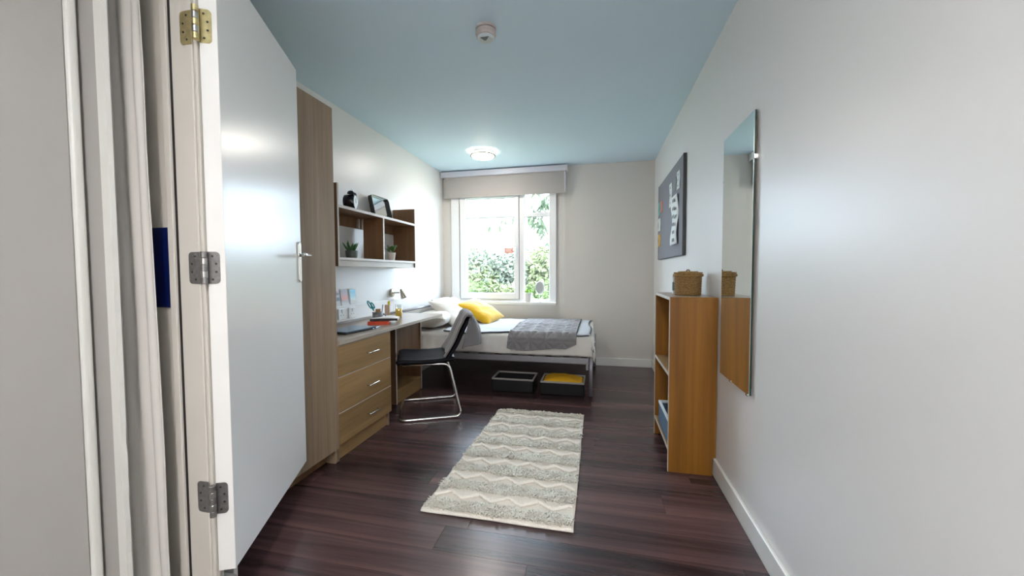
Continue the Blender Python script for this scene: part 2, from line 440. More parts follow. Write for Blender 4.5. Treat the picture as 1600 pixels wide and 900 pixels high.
def hinge(z, metal, label):
    h = empty('hinge', (0, 0, 0)); h.parent = door
    h['label'] = label
    ec = Vector((0, 0, 0))
    # leaf on the door edge (faces -D)
    mb = MB(); cx = A-D*.0012
    def leaf(c, u, nrm, wd, flip):
        pts = []
        r_ = .012
        base = [(-wd/2, -.051), (wd/2, -.051), (wd/2, .051), (-wd/2, .051)]
        rounded = []
        for (qx, qz) in base:
            if (qx > 0) == flip:
                sx, sz = (1 if qx > 0 else -1), (1 if qz > 0 else -1)
                cxx, czz = qx-sx*r_, qz-sz*r_
                seq = [(cxx+sx*r_*math.sin(t*PI/8), czz+sz*r_*math.cos(t*PI/8)) for t in range(5)]
                if sx*sz < 0: seq = seq[::-1]
                if sx < 0 and sz < 0 or sx > 0 and sz > 0: seq = seq[::-1]
                rounded += seq
            else: rounded.append((qx, qz))
        # order by angle about the centre
        rounded.sort(key=lambda q: math.atan2(q[1]/.051, q[0]/(wd/2)))
        k = len(rounded); m2 = MB()
        m2.v = [tuple(c+u*x+UP*zz+nrm*d) for d in (0, .0025) for x, zz in rounded]
        m2.f = [tuple(range(k))[::-1], tuple(range(k, 2*k))]+[(i, (i+1) % k, k+(i+1) % k, k+i) for i in range(k)]
        return m2
    wl = .034
    cdoor = dpt(-.0004, -.0315, z)
    lf = leaf(cdoor, NN, -D, wl, True)
    # jamb leaf faces -Y
    cj = Vector((-1.2605, .9847, z))
    lj = leaf(cj, Vector((1, 0, 0)), Vector((0, -1, 0)), .044, False)
    o1 = lf.build('leaf', metal, h); o2 = lj.build('leaf', metal, h)
    pc = Vector((-1.2045, .9685, z))
    for k in range(5):
        MB().lathe([(.0085, -.0098), (.0093, -.0088), (.0093, .0088), (.0085, .0098)], pc+UP*(-.0412+.0206*k), 14).build('knuckle', metal if k % 2 == 0 else 'satin_steel', h, smooth=False)
    for k, (dx, dz) in enumerate(((.3, .037), (.0, .013), (.0, -.013), (.3, -.037))):
        p = cdoor+NN*((.2-dx)*wl)+UP*dz-D*.0026
        MB().lathe([(.0036, 0), (.003, .0012)], p, 10, -D).build('screw', 'screw_dark', o1)
        p = cj+Vector((1, 0, 0))*((dx-.2)*.044)+UP*dz+Vector((0, -.0026, 0))
        MB().lathe([(.0036, 0), (.003, .0012)], p, 10, (0, -1, 0)).build('screw', 'screw_dark', o2)
hinge(1.918, 'hinge_brass', 'brass-toned top hinge')
hinge(1.168, 'hinge_steel', 'grey steel middle hinge')
hinge(.417, 'hinge_steel', 'dark grey bottom hinge')

# ------------------------------------------------------------------ window
win = STR(empty('window_1', (-1.19, 4.80, .76)), 'white framed window with side-hung casement and fixed light', 'window')
y0, y1 = 4.785, 4.85
mb = MB().box(-1.875, -1.765, y0-.012, y1, .775, 2.19).box(-.585, -.500, y0-.012, y1, .775, 2.19).box(-1.765, -.585, y0-.006, y1, 2.15, 2.19).box(-1.765, -.585, y0, y1, .775, .803)
mb.build('outer_frame', 'white_upvc', win, bevel=.004)
box('mullion', 'white_upvc', -.966, -.903, y0, y1, .803, 2.15, win, bevel=.004)
box('transom', 'white_upvc', -.903, -.585, y0+.006, y1, 1.846, 1.894, win, bevel=.003)
box('sill_board', 'white_gloss', -1.885, -.495, 4.71, 4.775, .742, .774, win, bevel=.005)
sash = MB().box(-1.752, -1.671, y0-.02, y1-.01, .808, 2.146).box(-1.031, -.971, y0-.02, y1-.01, .808, 2.146).box(-1.671, -1.031, y0-.02, y1-.01, .808, .880).box(-1.671, -1.031, y0-.02, y1-.01, 2.099, 2.146).box(-1.671, -1.031, y0-.016, y1-.01, 1.854, 1.911).build('casement_sash', 'white_upvc', win, bevel=.004)
for (a, b2, c_, d_) in ((-1.764, -1.7535, .806, 2.148), (-.9705, -.9665, .806, 2.148)):
    box('sash_gap', 'sash_seal', a, b2, y0+.002, y0+.02, c_, d_, win, bevel=0)
box('sash_gap', 'sash_seal', -1.752, -.971, y0+.001, y0+.02, .8035, .8075, win, bevel=0)
def pane(x0, x1, z0, z1, par):
    g = box('pane', 'window_glass', x0, x1, 4.815, 4.821, z0, z1, par, bevel=0)
    t = .006
    MB().box(x0, x0+t, 4.808, 4.829, z0, z1).box(x1-t, x1, 4.808, 4.829, z0, z1).box(x0+t, x1-t, 4.808, 4.829, z0, z0+t).box(x0+t, x1-t, 4.808, 4.829, z1-t, z1).build('glazing_gasket', 'sash_seal' if par is None else 'box_rim', par)
pane(-1.671, -1.031, .88, 1.854, win); pane(-1.671, -1.031, 1.911, 2.099, win)
pane(-.903, -.585, .803, 1.846, win); pane(-.903, -.585, 1.894, 2.15, win)
hd = MB().box(-1.012, -.992, y0-.03, y0-.0205, 1.36, 1.47).build('window_handle', 'white_plastic', win, bevel=.003)
MB().tube(fillet([(-1.002, y0-.03, 1.455), (-1.002, y0-.055, 1.455), (-1.002, y0-.057, 1.33)], .012), .008, 10).build('lever', 'white_plastic', hd, smooth=True)
MB().tube([(-1.10, y0-.024, 1.49), (-1.0, y0-.028, 1.487)], .004, 8).build('restrictor_stay', 'satin_steel', win)
for z in (.87, 2.07):
    MB().lathe([(.007, -.035), (.007, .035)], (-1.758, y0-.024, z), 10).build('sash_hinge', 'satin_steel', win)
st = box('warning_sticker', 'sticker_red', -1.168, -1.052, 4.8125, 4.8148, 1.392, 1.462, win, bevel=0)
for i in range(3):
    box('sticker_line', 'sticker_white', -1.155, -1.065-.012*(i % 2), 4.8118, 4.8124, 1.406+.018*i, 1.414+.018*i, st, bevel=0)

# roller blind
bl = thing('roller_blind', (-1.17, 4.74, 2.1), 'beige roller blind drawn a short way down over the window', 'blind')
cs = MB().box(-1.985, -.368, 4.70, 4.79, 2.372, 2.442).build('cassette', 'blind_metal', bl, bevel=.006, seg=3)
MB().box(-1.987, -1.9855, 4.702, 4.788, 2.365, 2.446).build('end_cap', 'white_plastic', cs)
MB().box(-.3675, -.36, 4.698, 4.792, 2.365, 2.446).build('end_cap', 'white_plastic', cs)
MB().box(-1.945, -.385, 4.735, 4.737, 2.125, 2.372).build('fabric', 'blind_fabric', bl)
MB().box(-1.945, -.385, 4.729, 4.743, 2.108, 2.125).build('bottom_bar', 'blind_fabric', bl, bevel=.003)
MB().box(-.395, -.379, 4.715, 4.733, 2.125, 2.366).build('side_strip', 'blind_metal', bl, bevel=.002)  # narrow strip in the cassette's metal colour at the fabric's right edge
MB().tube([(-.402, 4.765, 2.37), (-.402, 4.765, .76)], .0022, 6).tube([(-.416, 4.765, 2.37), (-.416, 4.765, .76)], .0022, 6).tube(arc((-.409, 4.765, .76), .007, PI, 2*PI, 8, (1, 0, 0), (0, 0, 1)), .0022, 6).build('pull_chain', 'white_plastic', bl)

# ------------------------------------------------------------------ ceiling fittings
def ceiling_lamp(x, y, label, r=.137, glow='lamp_diffuser'):
    t = thing('ceiling_lamp', (x, y, H-.07), label, 'lamp')
    MB().lathe([(r*.86, 0), (r*.86, -.018), (r*.80, -.022)], (x, y, H), 40).build('base', 'white_plastic', t, smooth=False)
    MB().lathe([(r*.84, -.018), (r*.84, -.036), (r*.80, -.038)], (x, y, H), 40).build('upper_glow_band', 'lamp_glow_band', t)
    MB().lathe([(r*.88, -.034), (r, -.038), (r, -.047), (r*.88, -.051), (r*.86, -.044)], (x, y, H), 40, cap=False).build('trim_ring', 'nickel', t, smooth=True)
    pr2 = [(r*.87*math.cos(a), -.047-.03*math.sin(a)) for a in [PI/2*i/8 for i in range(8)]]
    MB().lathe(pr2, (x, y, H), 40).build('diffuser', glow, t, smooth=True)
    return t
ceiling_lamp(-1.218, 4.05, 'lit round flush ceiling lamp near the window')
ceiling_lamp(-.05, -.85, 'unseen round ceiling lamp added behind the viewer to light the near end', .16, 'added_fill_diffuser')  # out of view, added for its light on the entrance end
t = thing('smoke_detector', (-.588, 2.03, H-.062), 'white round smoke detector on the ceiling', 'smoke detector')
x, y = -.588, 2.03
MB().lathe([(.055, 0), (.055, -.012), (.05, -.014)], (x, y, H), 32).build('base', 'detector_body', t)
MB().lathe([(.049, -.013), (.049, -.019)], (x, y, H), 32).build('vent_gap', 'socket_dark', t)
MB().lathe([(.053, -.018), (.054, -.038), (.05, -.048), (.046, -.05)], (x, y, H), 32).build('body', 'detector_body', t, smooth=False)
f_ = MB().lathe([(.046, -.049), (.046, -.054), (.036, -.062), (.0, -.064)], (x, y, H), 32).build('face', 'detector_face', t)
for i in range(4):
    MB().box(x-.022+.004*i, x+.022-.006*i, y-.03+.008*i, y-.026+.008*i, H-.0655, H-.061).build('slot', 'detector_slots', f_)

# ------------------------------------------------------------------ wardrobe, desk
FX = -1.515
wd = thing('wardrobe', (-1.76, 1.56, 0), 'tall oak-effect wardrobe behind the open door', 'wardrobe')
box('side_panel', 'oak', -1.998, FX-.02, 1.982, 2.0, 0, 2.108, wd)
box('side_panel', 'oak', -1.998, FX-.02, 1.125, 1.143, 0, 2.108, wd)
box('top_panel', 'oak_side', -1.998, FX-.02, 1.143, 1.982, 2.09, 2.108, wd)
box('base_panel', 'oak_side', -1.998, FX-.02, 1.143, 1.982, .1, .118, wd)
box('back_panel', 'oak', -1.998, -1.99, 1.143, 1.982, .118, 2.09, wd)
box('plinth', 'oak_shaded', -1.62, -1.6, 1.143, 1.982, 0, .1, wd)
for a, b2 in ((1.126, 1.5615), (1.5635, 1.999)):
    box('door', 'oak', FX-.019, FX, a, b2, .092, 2.11, wd, bevel=.002)

dr = thing('drawer_unit', (-1.76, 2.30, 0), 'oak-effect three-drawer pedestal under the desk', 'drawers')
box('side_panel', 'oak', -1.99, FX-.02, 2.003, 2.021, 0, .716, dr)
box('side_panel', 'oak', -1.99, FX-.02, 2.582, 2.6, 0, .716, dr)
box('back_panel', 'oak_shaded', -1.99, -1.98, 2.021, 2.582, .1, .716, dr)
box('base_panel', 'oak_shaded', -1.98, FX-.02, 2.021, 2.582, .09, .105, dr)
box('plinth', 'oak_side', -1.57, -1.552, 2.021, 2.582, 0, .09, dr)
for i, (z0, z1, hz) in enumerate(((.106, .2975, .195), (.3035, .5165, .39), (.5225, .708, .611))):
    d_ = box('drawer', 'oak_side', FX-.019, FX, 2.004, 2.6, z0, z1, dr, bevel=.0025)
    box('top_edge', 'edge_band', FX-.018, FX-.0005, 2.006, 2.598, z1, z1+.0042, d_, bevel=0)
    hb = MB().tube(fillet([(FX, 2.295, hz), (FX+.024, 2.295, hz), (FX+.024, 2.405, hz), (FX, 2.405, hz)], .01), .005, 8).build('handle', 'chrome', d_, smooth=True)
box('back_rail', 'oak_shaded', -1.98, FX-.03, 2.03, 2.57, .7, .712, dr)

dk = thing('desk', (-1.75, 2.78, .717), 'long beige laminate desk top along the left wall', 'desk')
box('worktop', 'desk_laminate', -1.998, -1.502, 2.003, 3.555, .717, .742, dk, bevel=.002)
box('front_edging', 'edge_band_grey', -1.502, -1.5, 2.003, 3.555, .718, .741, dk, bevel=.0005)

cu = thing('open_cupboard', (-1.84, 3.25, 0), 'small open wooden unit set back under the far end of the desk', 'cupboard')
for a in (3.0, 3.482):
    box('side_panel', 'oak_shaded', -1.985, -1.702, a, a+.018, 0, .716, cu)
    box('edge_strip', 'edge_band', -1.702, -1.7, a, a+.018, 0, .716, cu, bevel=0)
box('back_panel', 'oak_shaded', -1.985, -1.975, 3.018, 3.482, .11, .716, cu)
box('door', 'oak_shaded', -1.73, -1.712, 3.019, 3.481, .36, .71, cu)
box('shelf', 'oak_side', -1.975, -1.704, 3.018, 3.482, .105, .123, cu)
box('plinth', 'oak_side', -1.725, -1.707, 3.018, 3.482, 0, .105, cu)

# trunking with sockets
tk = thing('cable_trunking', (-1.98, 2.82, .76), 'white cable trunking with sockets along the wall above the desk', 'trunking')
for a, b2 in ((2.002, 2.53), (2.531, 3.31), (3.312, 3.43), (3.432, 3.60)):
    box('cover', 'white_plastic', -1.998, -1.962, a, b2, .765, .889, tk, bevel=.003)
for a in (2.60, 2.73):
    sk = box('socket_plate', 'socket_white', -1.962, -1.953, a, a+.086, .783, .869, tk, bevel=.003)
    for dy, dz, sx, sz in ((.043, .054, .004, .01), (.028, .034, .009, .004), (.058, .034, .009, .004)):
        box('pin_slot', 'socket_dark', -1.9535, -1.9525, a+dy-sx/2, a+dy+sx/2, .783+dz-sz/2, .783+dz+sz/2, sk, bevel=0)
    box('rocker', 'white_plastic', -1.953, -1.949, a+.036, a+.05, .783+.062, .783+.078, sk, bevel=.001)

# ------------------------------------------------------------------ wall shelf
sh = thing('wall_shelf', (-1.88, 2.95, 1.197), 'oak wall shelf of two open bays over the desk', 'shelf')
SX = -1.765
for a in (2.36, 3.519):
    box('end_panel', 'oak_shaded', -1.998, SX-.002, a, a+.016, 1.197, 1.777, sh)
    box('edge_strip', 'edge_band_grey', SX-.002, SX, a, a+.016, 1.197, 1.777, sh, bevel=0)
box('top_shelf', 'oak_shaded', -1.998, SX-.002, 2.377, 3.518, 1.610, 1.63, sh)
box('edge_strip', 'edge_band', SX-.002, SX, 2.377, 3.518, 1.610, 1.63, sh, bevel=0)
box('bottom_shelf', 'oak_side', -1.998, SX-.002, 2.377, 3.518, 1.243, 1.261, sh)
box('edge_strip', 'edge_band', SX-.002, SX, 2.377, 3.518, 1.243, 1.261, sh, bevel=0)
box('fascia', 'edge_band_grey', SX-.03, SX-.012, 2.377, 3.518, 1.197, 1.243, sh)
box('divider', 'oak_shaded', -1.955, SX-.002, 2.945, 2.963, 1.261, 1.61, sh)
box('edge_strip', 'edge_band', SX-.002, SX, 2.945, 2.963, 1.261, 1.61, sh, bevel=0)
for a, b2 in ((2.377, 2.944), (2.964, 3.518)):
    box('back_rail', 'oak_shaded', -1.998, -1.982, a, b2, 1.525, 1.61, sh)

# alarm clock: drum facing the room
ck = thing('alarm_clock', (-1.885, 2.70, 1.63), 'black twin-bell alarm clock with white dial on the shelf', 'clock')
cn = Vector((.94, .34, 0)).normalized(); cc = Vector((-1.885, 2.70, 1.705))
MB().lathe([(.045, -.058), (.055, -.052), (.06, -.03), (.06, .022), (.056, .028), (.052, .026)], cc, 32, cn).build('case', 'clock_black', ck, smooth=True)
dl = MB().lathe([(.052, .0262), (.0, .0268)], cc, 32, cn, cap=False).build('dial', 'clock_dial', ck)
tn = Vector((-cn.y, cn.x, 0))
MB().obox(cc+cn*.0285+UP*.014, tn, UP, cn, .0015, .016, .0008).build('hand', 'clock_black', dl)
MB().obox(cc+cn*.0287+tn*.012, tn, UP, cn, .014, .0015, .0008).build('hand', 'clock_black', dl)
for s_ in (-1, 1):
    bc = cc+tn*.03*s_+UP*.062
    ax = (UP+tn*.45*s_).normalized()
    MB().lathe([(.027, 0), (.025, .01), (.017, .019), (.004, .023)], bc, 20, ax).build('bell', 'clock_black', ck, smooth=True)
    MB().tube([cc+tn*.03*s_-UP*.045, cc+tn*.042*s_-UP*.0745], .005, 8).build('foot', 'clock_black', ck)
MB().tube(arc(cc+UP*.078, .024, 0, PI, 12, tn, UP), .0025, 6).build('carry_handle', 'chrome', ck, smooth=True)

# framed mirror leaning on the wall over the shelf
fm = thing('framed_mirror', (-1.94, 3.2, 1.63), 'small black-framed mirror with rounded corners leaning above the shelf', 'mirror')
tilt = R(12)
def fpt(yy, hh, dd):     # along the shelf, up the tilted frame, out of the face
    return Vector((-1.915-math.sin(tilt)*hh+math.cos(tilt)*dd, yy, 1.631+.002+math.cos(tilt)*hh+math.sin(tilt)*dd))
def rrect(y0, y1, h0, h1, r, n=6):
    out = []
    for (cy, ch, a0) in ((y1-r, h1-r, 0), (y0+r, h1-r, PI/2), (y0+r, h0+r, PI), (y1-r, h0+r, 1.5*PI)):
        for i in range(n+1):
            a = a0+PI/2*i/n; out.append((cy+r*math.cos(a), ch+r*math.sin(a)))
    return out
fo, fi = rrect(3.05, 3.34, 0, .212, .03), rrect(3.058, 3.332, .008, .204, .024)
mb = MB(); k = len(fo)
for ring, d_ in ((fo, -.018), (fo, .018), (fi, .018), (fi, -.018)):
    mb.v += [tuple(fpt(a, b2, d_)) for a, b2 in ring]
for q in range(4):
    for i in range(k): mb.f.append((q*k+i, q*k+(i+1) % k, ((q+1) % 4)*k+(i+1) % k, ((q+1) % 4)*k+i))
mb.build('frame', 'frame_black', fm)
mb = MB(); mb.v = [tuple(fpt(a, b2, -.004)) for a, b2 in fi]+[tuple(fpt(a, b2, -.008)) for a, b2 in fi]
mb.f = [tuple(range(k)), tuple(range(k, 2*k))[::-1]]+[(i, (i+1) % k, k+(i+1) % k, k+i) for i in range(k)]
mb.build('mirror_pane', 'mirror_glass', fm)

def pot_plant(name, x, y, z, r, h, potmat, leafmat, n, ln, wid, label, flare=1.15, spiky=True, seed=1):
    t = thing(name, (x, y, z), label, 'potted plant')
    p = MB().lathe([(r*.75, 0), (r*.92, h*.25), (r, h*.8), (r, h), (r*.86, h), (r*.84, h*.82)] if spiky else [(r*.72, 0), (r, h), (r*.88, h), (r*.84, h*.86)], (x, y, z), 24).build('pot', potmat, t, smooth=False)
    MB().lathe([(r*.85, h*.80), (r*.85, h*.84)], (x, y, z), 20).build('soil', 'soil', t)
    rg = random.Random(seed)
    for i in range(n):
        a = rg.random()*2*PI; tl = .15+.75*rg.random()*flare*.8; L2 = ln*(.7+.5*rg.random())
        b0 = Vector((x+r*.45*rg.random()*math.cos(a), y+r*.45*rg.random()*math.sin(a), z+h*.83))
        dr_ = Vector((math.cos(a)*math.sin(tl), math.sin(a)*math.sin(tl), math.cos(tl)))
        if spiky:
            MB().tube([b0, b0+dr_*L2*.35, b0+dr_*L2*.75+UP*.004, b0+dr_*L2+UP*.008], [wid*.7, wid, wid*.75, wid*.1], 6).build('leaf', leafmat, t, smooth=True)
        else:
            sd = dr_.cross(UP).normalized(); nm = sd.cross(dr_)
            MB().tube([b0, b0+dr_*L2*.5], wid*.1, 5).build('stem', leafmat, t)
            c0 = b0+dr_*L2*.45
            m2 = MB(); q = []
            for s2, w2 in ((0, .05), (.3, .85), (.6, 1), (.85, .6), (1, .05)):
                pp = c0+dr_*L2*.62*s2-UP*.01*s2*s2
                q += [pp-sd*wid*w2+nm*wid*.25*w2, pp, pp+sd*wid*w2+nm*wid*.25*w2]
            m2.v = [tuple(v) for v in q]
            for j in range(4): m2.f += [(3*j, 3*j+1, 3*j+4, 3*j+3), (3*j+1, 3*j+2, 3*j+5, 3*j+4)]
            m2.build('leaf', leafmat, t, smooth=True, solid=.001)
    return t
pot_plant('potted_succulent', -1.87, 2.66, 1.261, .046, .062, 'pot_sage', 'succulent', 16, .075, .009, 'green succulent in a sage grey bowl in the left shelf bay', seed=4)
pot_plant('potted_plant', -1.86, 3.24, 1.261, .036, .074, 'pot_white', 'leaf_dark', 20, .085, .016, 'dark leafy plant in a tapered white pot in the right shelf bay', spiky=False, seed=9)
pot_plant('potted_plant', -.845, 4.742, .774, .047, .115, 'pot_white', 'leaf_lime', 14, .07, .014, 'bright green plant in a white pot on the window sill', spiky=False, seed=3)
# oval mirror on the sill
vm = thing('vanity_mirror', (-.70, 4.742, .774), 'small white oval stand mirror on the window sill', 'mirror')
MB().lathe([(.04, 0), (.04, .006), (.01, .012), (.005, .014)], (-.70, 4.742, .774), 24).build('base', 'white_plastic', vm)
MB().tube([(-.70, 4.742, .786), (-.70, 4.742, .88)], .0045, 8).build('stem', 'white_plastic', vm)
ring = [Vector((-.70+.052*math.cos(a), 4.742, .957+.075*math.sin(a))) for a in [2*PI*i/28 for i in range(28)]]
MB().tube(ring, .007, 8, closed=True).build('rim', 'white_plastic', vm, smooth=True)
mb = MB(); mb.v = [tuple(Vector((p.x, 4.740, p.z))) for p in ring]+[tuple(Vector((p.x, 4.744, p.z))) for p in ring]; n = 28
mb.f = [tuple(range(n)), tuple(range(n, 2*n))[::-1]]+[(i, (i+1) % n, n+(i+1) % n, n+i) for i in range(n)]
mb.build('mirror_disc', 'mirror_glass', vm)

# ------------------------------------------------------------------ things on the desk
DKZ = .742
gradient_print('print_night', [(0, (.02, .03, .05)), (.35, (.02, .03, .05)), (.45, (.5, .4, .45)), (.7, (.06, .05, .08)), (1, (.45, .35, .42))], 2, .05, .13, .3)
gradient_print('print_sunset', [(0, (.62, .12, .08)), (.3, (.6, .17, .12)), (.6, (.33, .2, .2)), (1, (.16, .14, .16))], 2, .05, .13, .1)
gradient_print('print_sea', [(0, (.45, .62, .62)), (.3, (.16, .46, .55)), (.7, (.03, .40, .58)), (1, (.04, .5, .68))], 2, .05, .13, .1)
for (ya, pm_, lab) in ((2.565, 'print_night', 'instant photo with dark figures, leftmost on the trunking'), (2.665, 'print_sunset', 'instant photo of a red sunset, middle one on the trunking'), (2.775, 'print_sea', 'instant photo of turquoise sea, rightmost on the trunking')):
    t = thing('photo_card', (-1.965, ya+.043, .89), lab, 'photo', group='photo cards on the trunking')
    lean = R(8); ax = Vector((-math.sin(lean), 0, math.cos(lean))); nrm = Vector((math.cos(lean), 0, math.sin(lean)))
    c0 = Vector((-1.968, ya+.043, .8895))
    MB().obox(c0+ax*.067, Vector((0, 1, 0)), ax, nrm, .044, .067, .0006).build('card', 'page_white', t)
    MB().obox(c0+ax*.083+nrm*.0009, Vector((0, 1, 0)), ax, nrm, .037, .041, .0002).build('picture', pm_, t)
# mug and its contents
mg = thing('mug', (-1.755, 2.82, DKZ), 'grey ceramic mug used as a pen pot', 'mug')
mx_, my_ = -1.755, 2.82
MB().lathe([(.026, 0), (.033, .012), (.039, .04), (.041, .088), (.038, .088), (.036, .042), (.03, .014), (0, .012)], (mx_, my_, DKZ), 28).build('cup', 'mug_grey', mg, smooth=True)
hdv = Vector((.85, .5, 0)).normalized()
MB().tube([Vector((mx_, my_, DKZ))+hdv*(.036+.027*math.sin(a))+UP*(.046+.026*math.cos(a)) for a in [PI*i/12 for i in range(13)]], .0048, 8).build('handle', 'mug_grey', mg, smooth=True)
sc = thing('scissors', (mx_-.01, my_-.01, DKZ+.016), 'teal-handled scissors standing in the grey mug', 'scissors')
lean = Vector((-.42, -.22, 1)).normalized(); sdv = Vector((.82, .57, 0)).normalized(); b0 = Vector((mx_+.012, my_+.0, DKZ+.018))
MB().obox(b0+lean*.05, sdv, lean, sdv.cross(lean), .005, .05, .0015).build('blade', 'satin_steel', sc)
for s_, l0, rw, rh in ((-.008, .145, .012, .033), (.012, .137, .011, .025)):
    c0 = b0+lean*l0+sdv*s_
    MB().tube([c0+sdv*rw*math.cos(a)*.75+lean*rh*math.sin(a) for a in [2*PI*i/18 for i in range(18)]], .0052, 8, closed=True).build('finger_loop', 'teal_plastic', sc, smooth=True)
MB().tube([b0+lean*.09, b0+lean*.118], .006, 8).build('shank', 'teal_plastic', sc)
tag(MB().obox((mx_-.004, my_+.014, DKZ+.065), sdv, (0, 0, 1), sdv.cross(UP), .020, .046, .003).build('brush', 'pencil_wood', bevel=.002), 'flat brown wooden block standing in the grey mug', 'brush')
tag(MB().tube([(mx_+.018, my_+.022, DKZ+.02), (mx_+.03, my_+.03, DKZ+.145)], .0038, 8).build('pen', 'mug_grey'), 'slim dark grey pen leaning in the mug', 'pen')
# tan upright notebook behind the mug with a yellow marker
tag(box('notebook', 'beech', -1.80, -1.757, 3.002, 3.016, DKZ, DKZ+.13), 'pale tan notebook standing upright behind the mug', 'notebook')
mk = thing('marker', (-1.775, 3.03, DKZ), 'yellow capped marker standing behind the tan notebook', 'marker')
MB().lathe([(.007, 0), (.007, .125)], (-1.775, 3.030, DKZ), 12).build('barrel', 'page_white', mk)
MB().lathe([(.009, .12), (.01, .155), (.006, .16)], (-1.775, 3.030, DKZ), 12).build('cap', 'pencil_yellow', mk)
# books
def book(name, c, ang, L2, W2, T2, cover, pages, label):
    u = Vector((math.cos(ang), math.sin(ang), 0)); v = Vector((-u.y, u.x, 0)); c = Vector(c)
    t = thing(name, c, label, 'book')
    MB().obox(c+UP*(T2/2), u, v, UP, L2/2-.002, W2/2-.003, T2/2-.002).build('pages', pages, t)
    MB().obox(c+UP*.001, u, v, UP, L2/2, W2/2, .001).obox(c+UP*(T2-.001), u, v, UP, L2/2, W2/2, .001).obox(c+UP*T2/2-v*W2/2, u, v, UP, L2/2, .0015, T2/2).build('cover', cover, t)
    return t
book('red_book', (-1.70, 2.755, DKZ), R(24), .16, .13, .025, 'red_cover', 'red_cover', 'bright red book under the black notebook')
nb = thing('open_notebook', (-1.69, 2.82, DKZ+.0252), 'black notebook lying open at white pages on the red book', 'book')
u = Vector((math.cos(R(22)), math.sin(R(22)), 0)); v = Vector((-u.y, u.x, 0)); c0 = Vector((-1.68, 2.81, DKZ+.0257))
MB().obox(c0+UP*.001, u, v, UP, .105, .075, .001).obox(c0-v*.075+UP*.009, u, v, UP, .105, .0012, .009).build('cover', 'black_cover', nb)
MB().obox(c0+UP*.0095, u, v, UP, .103, .0725, .0074).build('page_block', 'pages', nb)
MB().grid(lambda a, b2: c0+u*(.2*a-.1)+v*(.145*b2-.0725)+UP*(.0175+.010*math.sin(a*PI)*(.4+.6*b2)), 12, 6).build('top_page', 'page_white', nb, smooth=True, solid=.0006)
# orange juice
jc = Vector((-1.72, 3.10, DKZ))
gl = thing('juice_glass', jc, 'tumbler of orange juice on the desk', 'glass')
MB().lathe([(.027, 0), (.032, .125), (.0305, .125), (.026, .006), (0, .006)], jc, 28).build('tumbler', 'tumbler_glass', gl, smooth=True)
MB().lathe([(.0255, .007), (.0292, .088), (0, .0885)], jc, 28).build('orange_juice', 'juice', gl, smooth=True)
# laptop
lp = thing('laptop', (-1.68, 2.35, DKZ), 'slim blue-grey closed laptop on the desk by the wardrobe', 'laptop')
u = Vector((.12, .99, 0)).normalized(); v = Vector((-u.y, u.x, 0)); c0 = Vector((-1.69, 2.37, DKZ))
MB().obox(c0+UP*.006, u, v, UP, .15, .10, .005).build('base', 'laptop_black', lp, bevel=.003)
MB().obox(c0+UP*.0148, u, v, UP, .15, .10, .0035).build('lid', 'laptop_blue', lp, bevel=.003)
tag(MB().tube([(-1.575, 2.46, DKZ+.005), (-1.60, 2.59, DKZ+.005)], .005, 8).build('stylus', 'laptop_blue'), 'dark stylus lying beside the laptop', 'stylus')
# desk lamp, mostly hidden by the wardrobe
lx, ly = -1.835, 2.305
la = thing('desk_lamp', (lx, ly-.12, DKZ), 'desk lamp with black cone shade half hidden by the wardrobe', 'lamp')
MB().lathe([(.07, 0), (.07, .012), (.02, .02)], (lx, ly-.12, DKZ), 28).build('base', 'clock_black', la)
MB().tube(fillet([(lx, ly-.12, DKZ+.015), (lx, ly-.12, 1.22), (lx, ly+.0, 1.225), (lx, ly, 1.16)], .06), .009, 10).build('arm', 'chrome', la, smooth=True)
MB().lathe([(.014, .075), (.022, .07), (.065, .0), (.062, .0), (.018, .066)], (lx, ly, 1.09), 28).build('shade', 'clock_black', la, smooth=True)
MB().lathe([(.0665, .0), (.0665, .006), (.062, .006)], (lx, ly, 1.086), 28).build('shade_rim', 'chrome', la)
# reading light on the wall by the pillow
rl = thing('wall_spotlight', (-1.99, 3.46, .93), 'satin nickel wall spotlight above the juice glass', 'lamp')
MB().lathe([(.042, 0), (.042, .012), (.036, .02), (.01, .022)], (-1.999, 3.46, .95), 28, (1, 0, 0)).build('wall_plate', 'nickel', rl, smooth=False)
MB().tube([(-1.98, 3.46, .95), (-1.93, 3.50, .95)], .006, 8).build('arm', 'nickel', rl)
hx = Vector((.25, .25, -1)).normalized()
MB().lathe([(.006, -.05), (.012, -.045), (.03, .03), (.034, .045), (.03, .045), (.01, -.03)], (-1.905, 3.515, .94), 24, hx).build('lamp_head', 'nickel', rl, smooth=True)

# ------------------------------------------------------------------ bed
BX0, BX1, BY0, BY1 = -1.985, -.03, 3.575, 4.755
bd = thing('bed', (-1.0, 4.15, 0), 'grey metal bed frame on tubular legs', 'bed')
for (x, y, top) in ((-.055, 3.585, .40), (-.03, 4.735, .40), (-1.965, 3.585, .75), (-1.965, 4.735, .75)):
    MB().tube([(x, y, 0), (x, y, top)], .017, 14).build('leg', 'bed_metal', bd, smooth=True)
for y in (3.585, 4.735):
    MB().box(-1.95, -.075, y-.014, y+.014, .298, .352).build('side_rail', 'bed_metal', bd, bevel=.003)
MB().box(-.07, -.045, 3.602, 4.718, .30, .35).build('end_rail', 'bed_metal', bd, bevel=.003)
MB().tube([(-1.965, 3.57, .752), (-1.965, 4.75, .752)], .014, 10).build('head_rail', 'bed_metal', bd, smooth=True)
MB().box(-.10, -.076, 3.575, 3.600, .24, .297).build('rail_bracket', 'bed_metal', bd, bevel=.003)
for i in range(11):
    x = -1.85+.17*i
    MB().box(x, x+.06, 3.601, 4.719, .325, .333).build('slat', 'oak_shaded', bd)
tag(MB().box(-1.94, -.06, 3.588, 4.74, .3535, .53).build('mattress', 'mattress_ticking', bevel=.03, seg=4), 'grey-edged mattress under the white duvet', 'mattress')

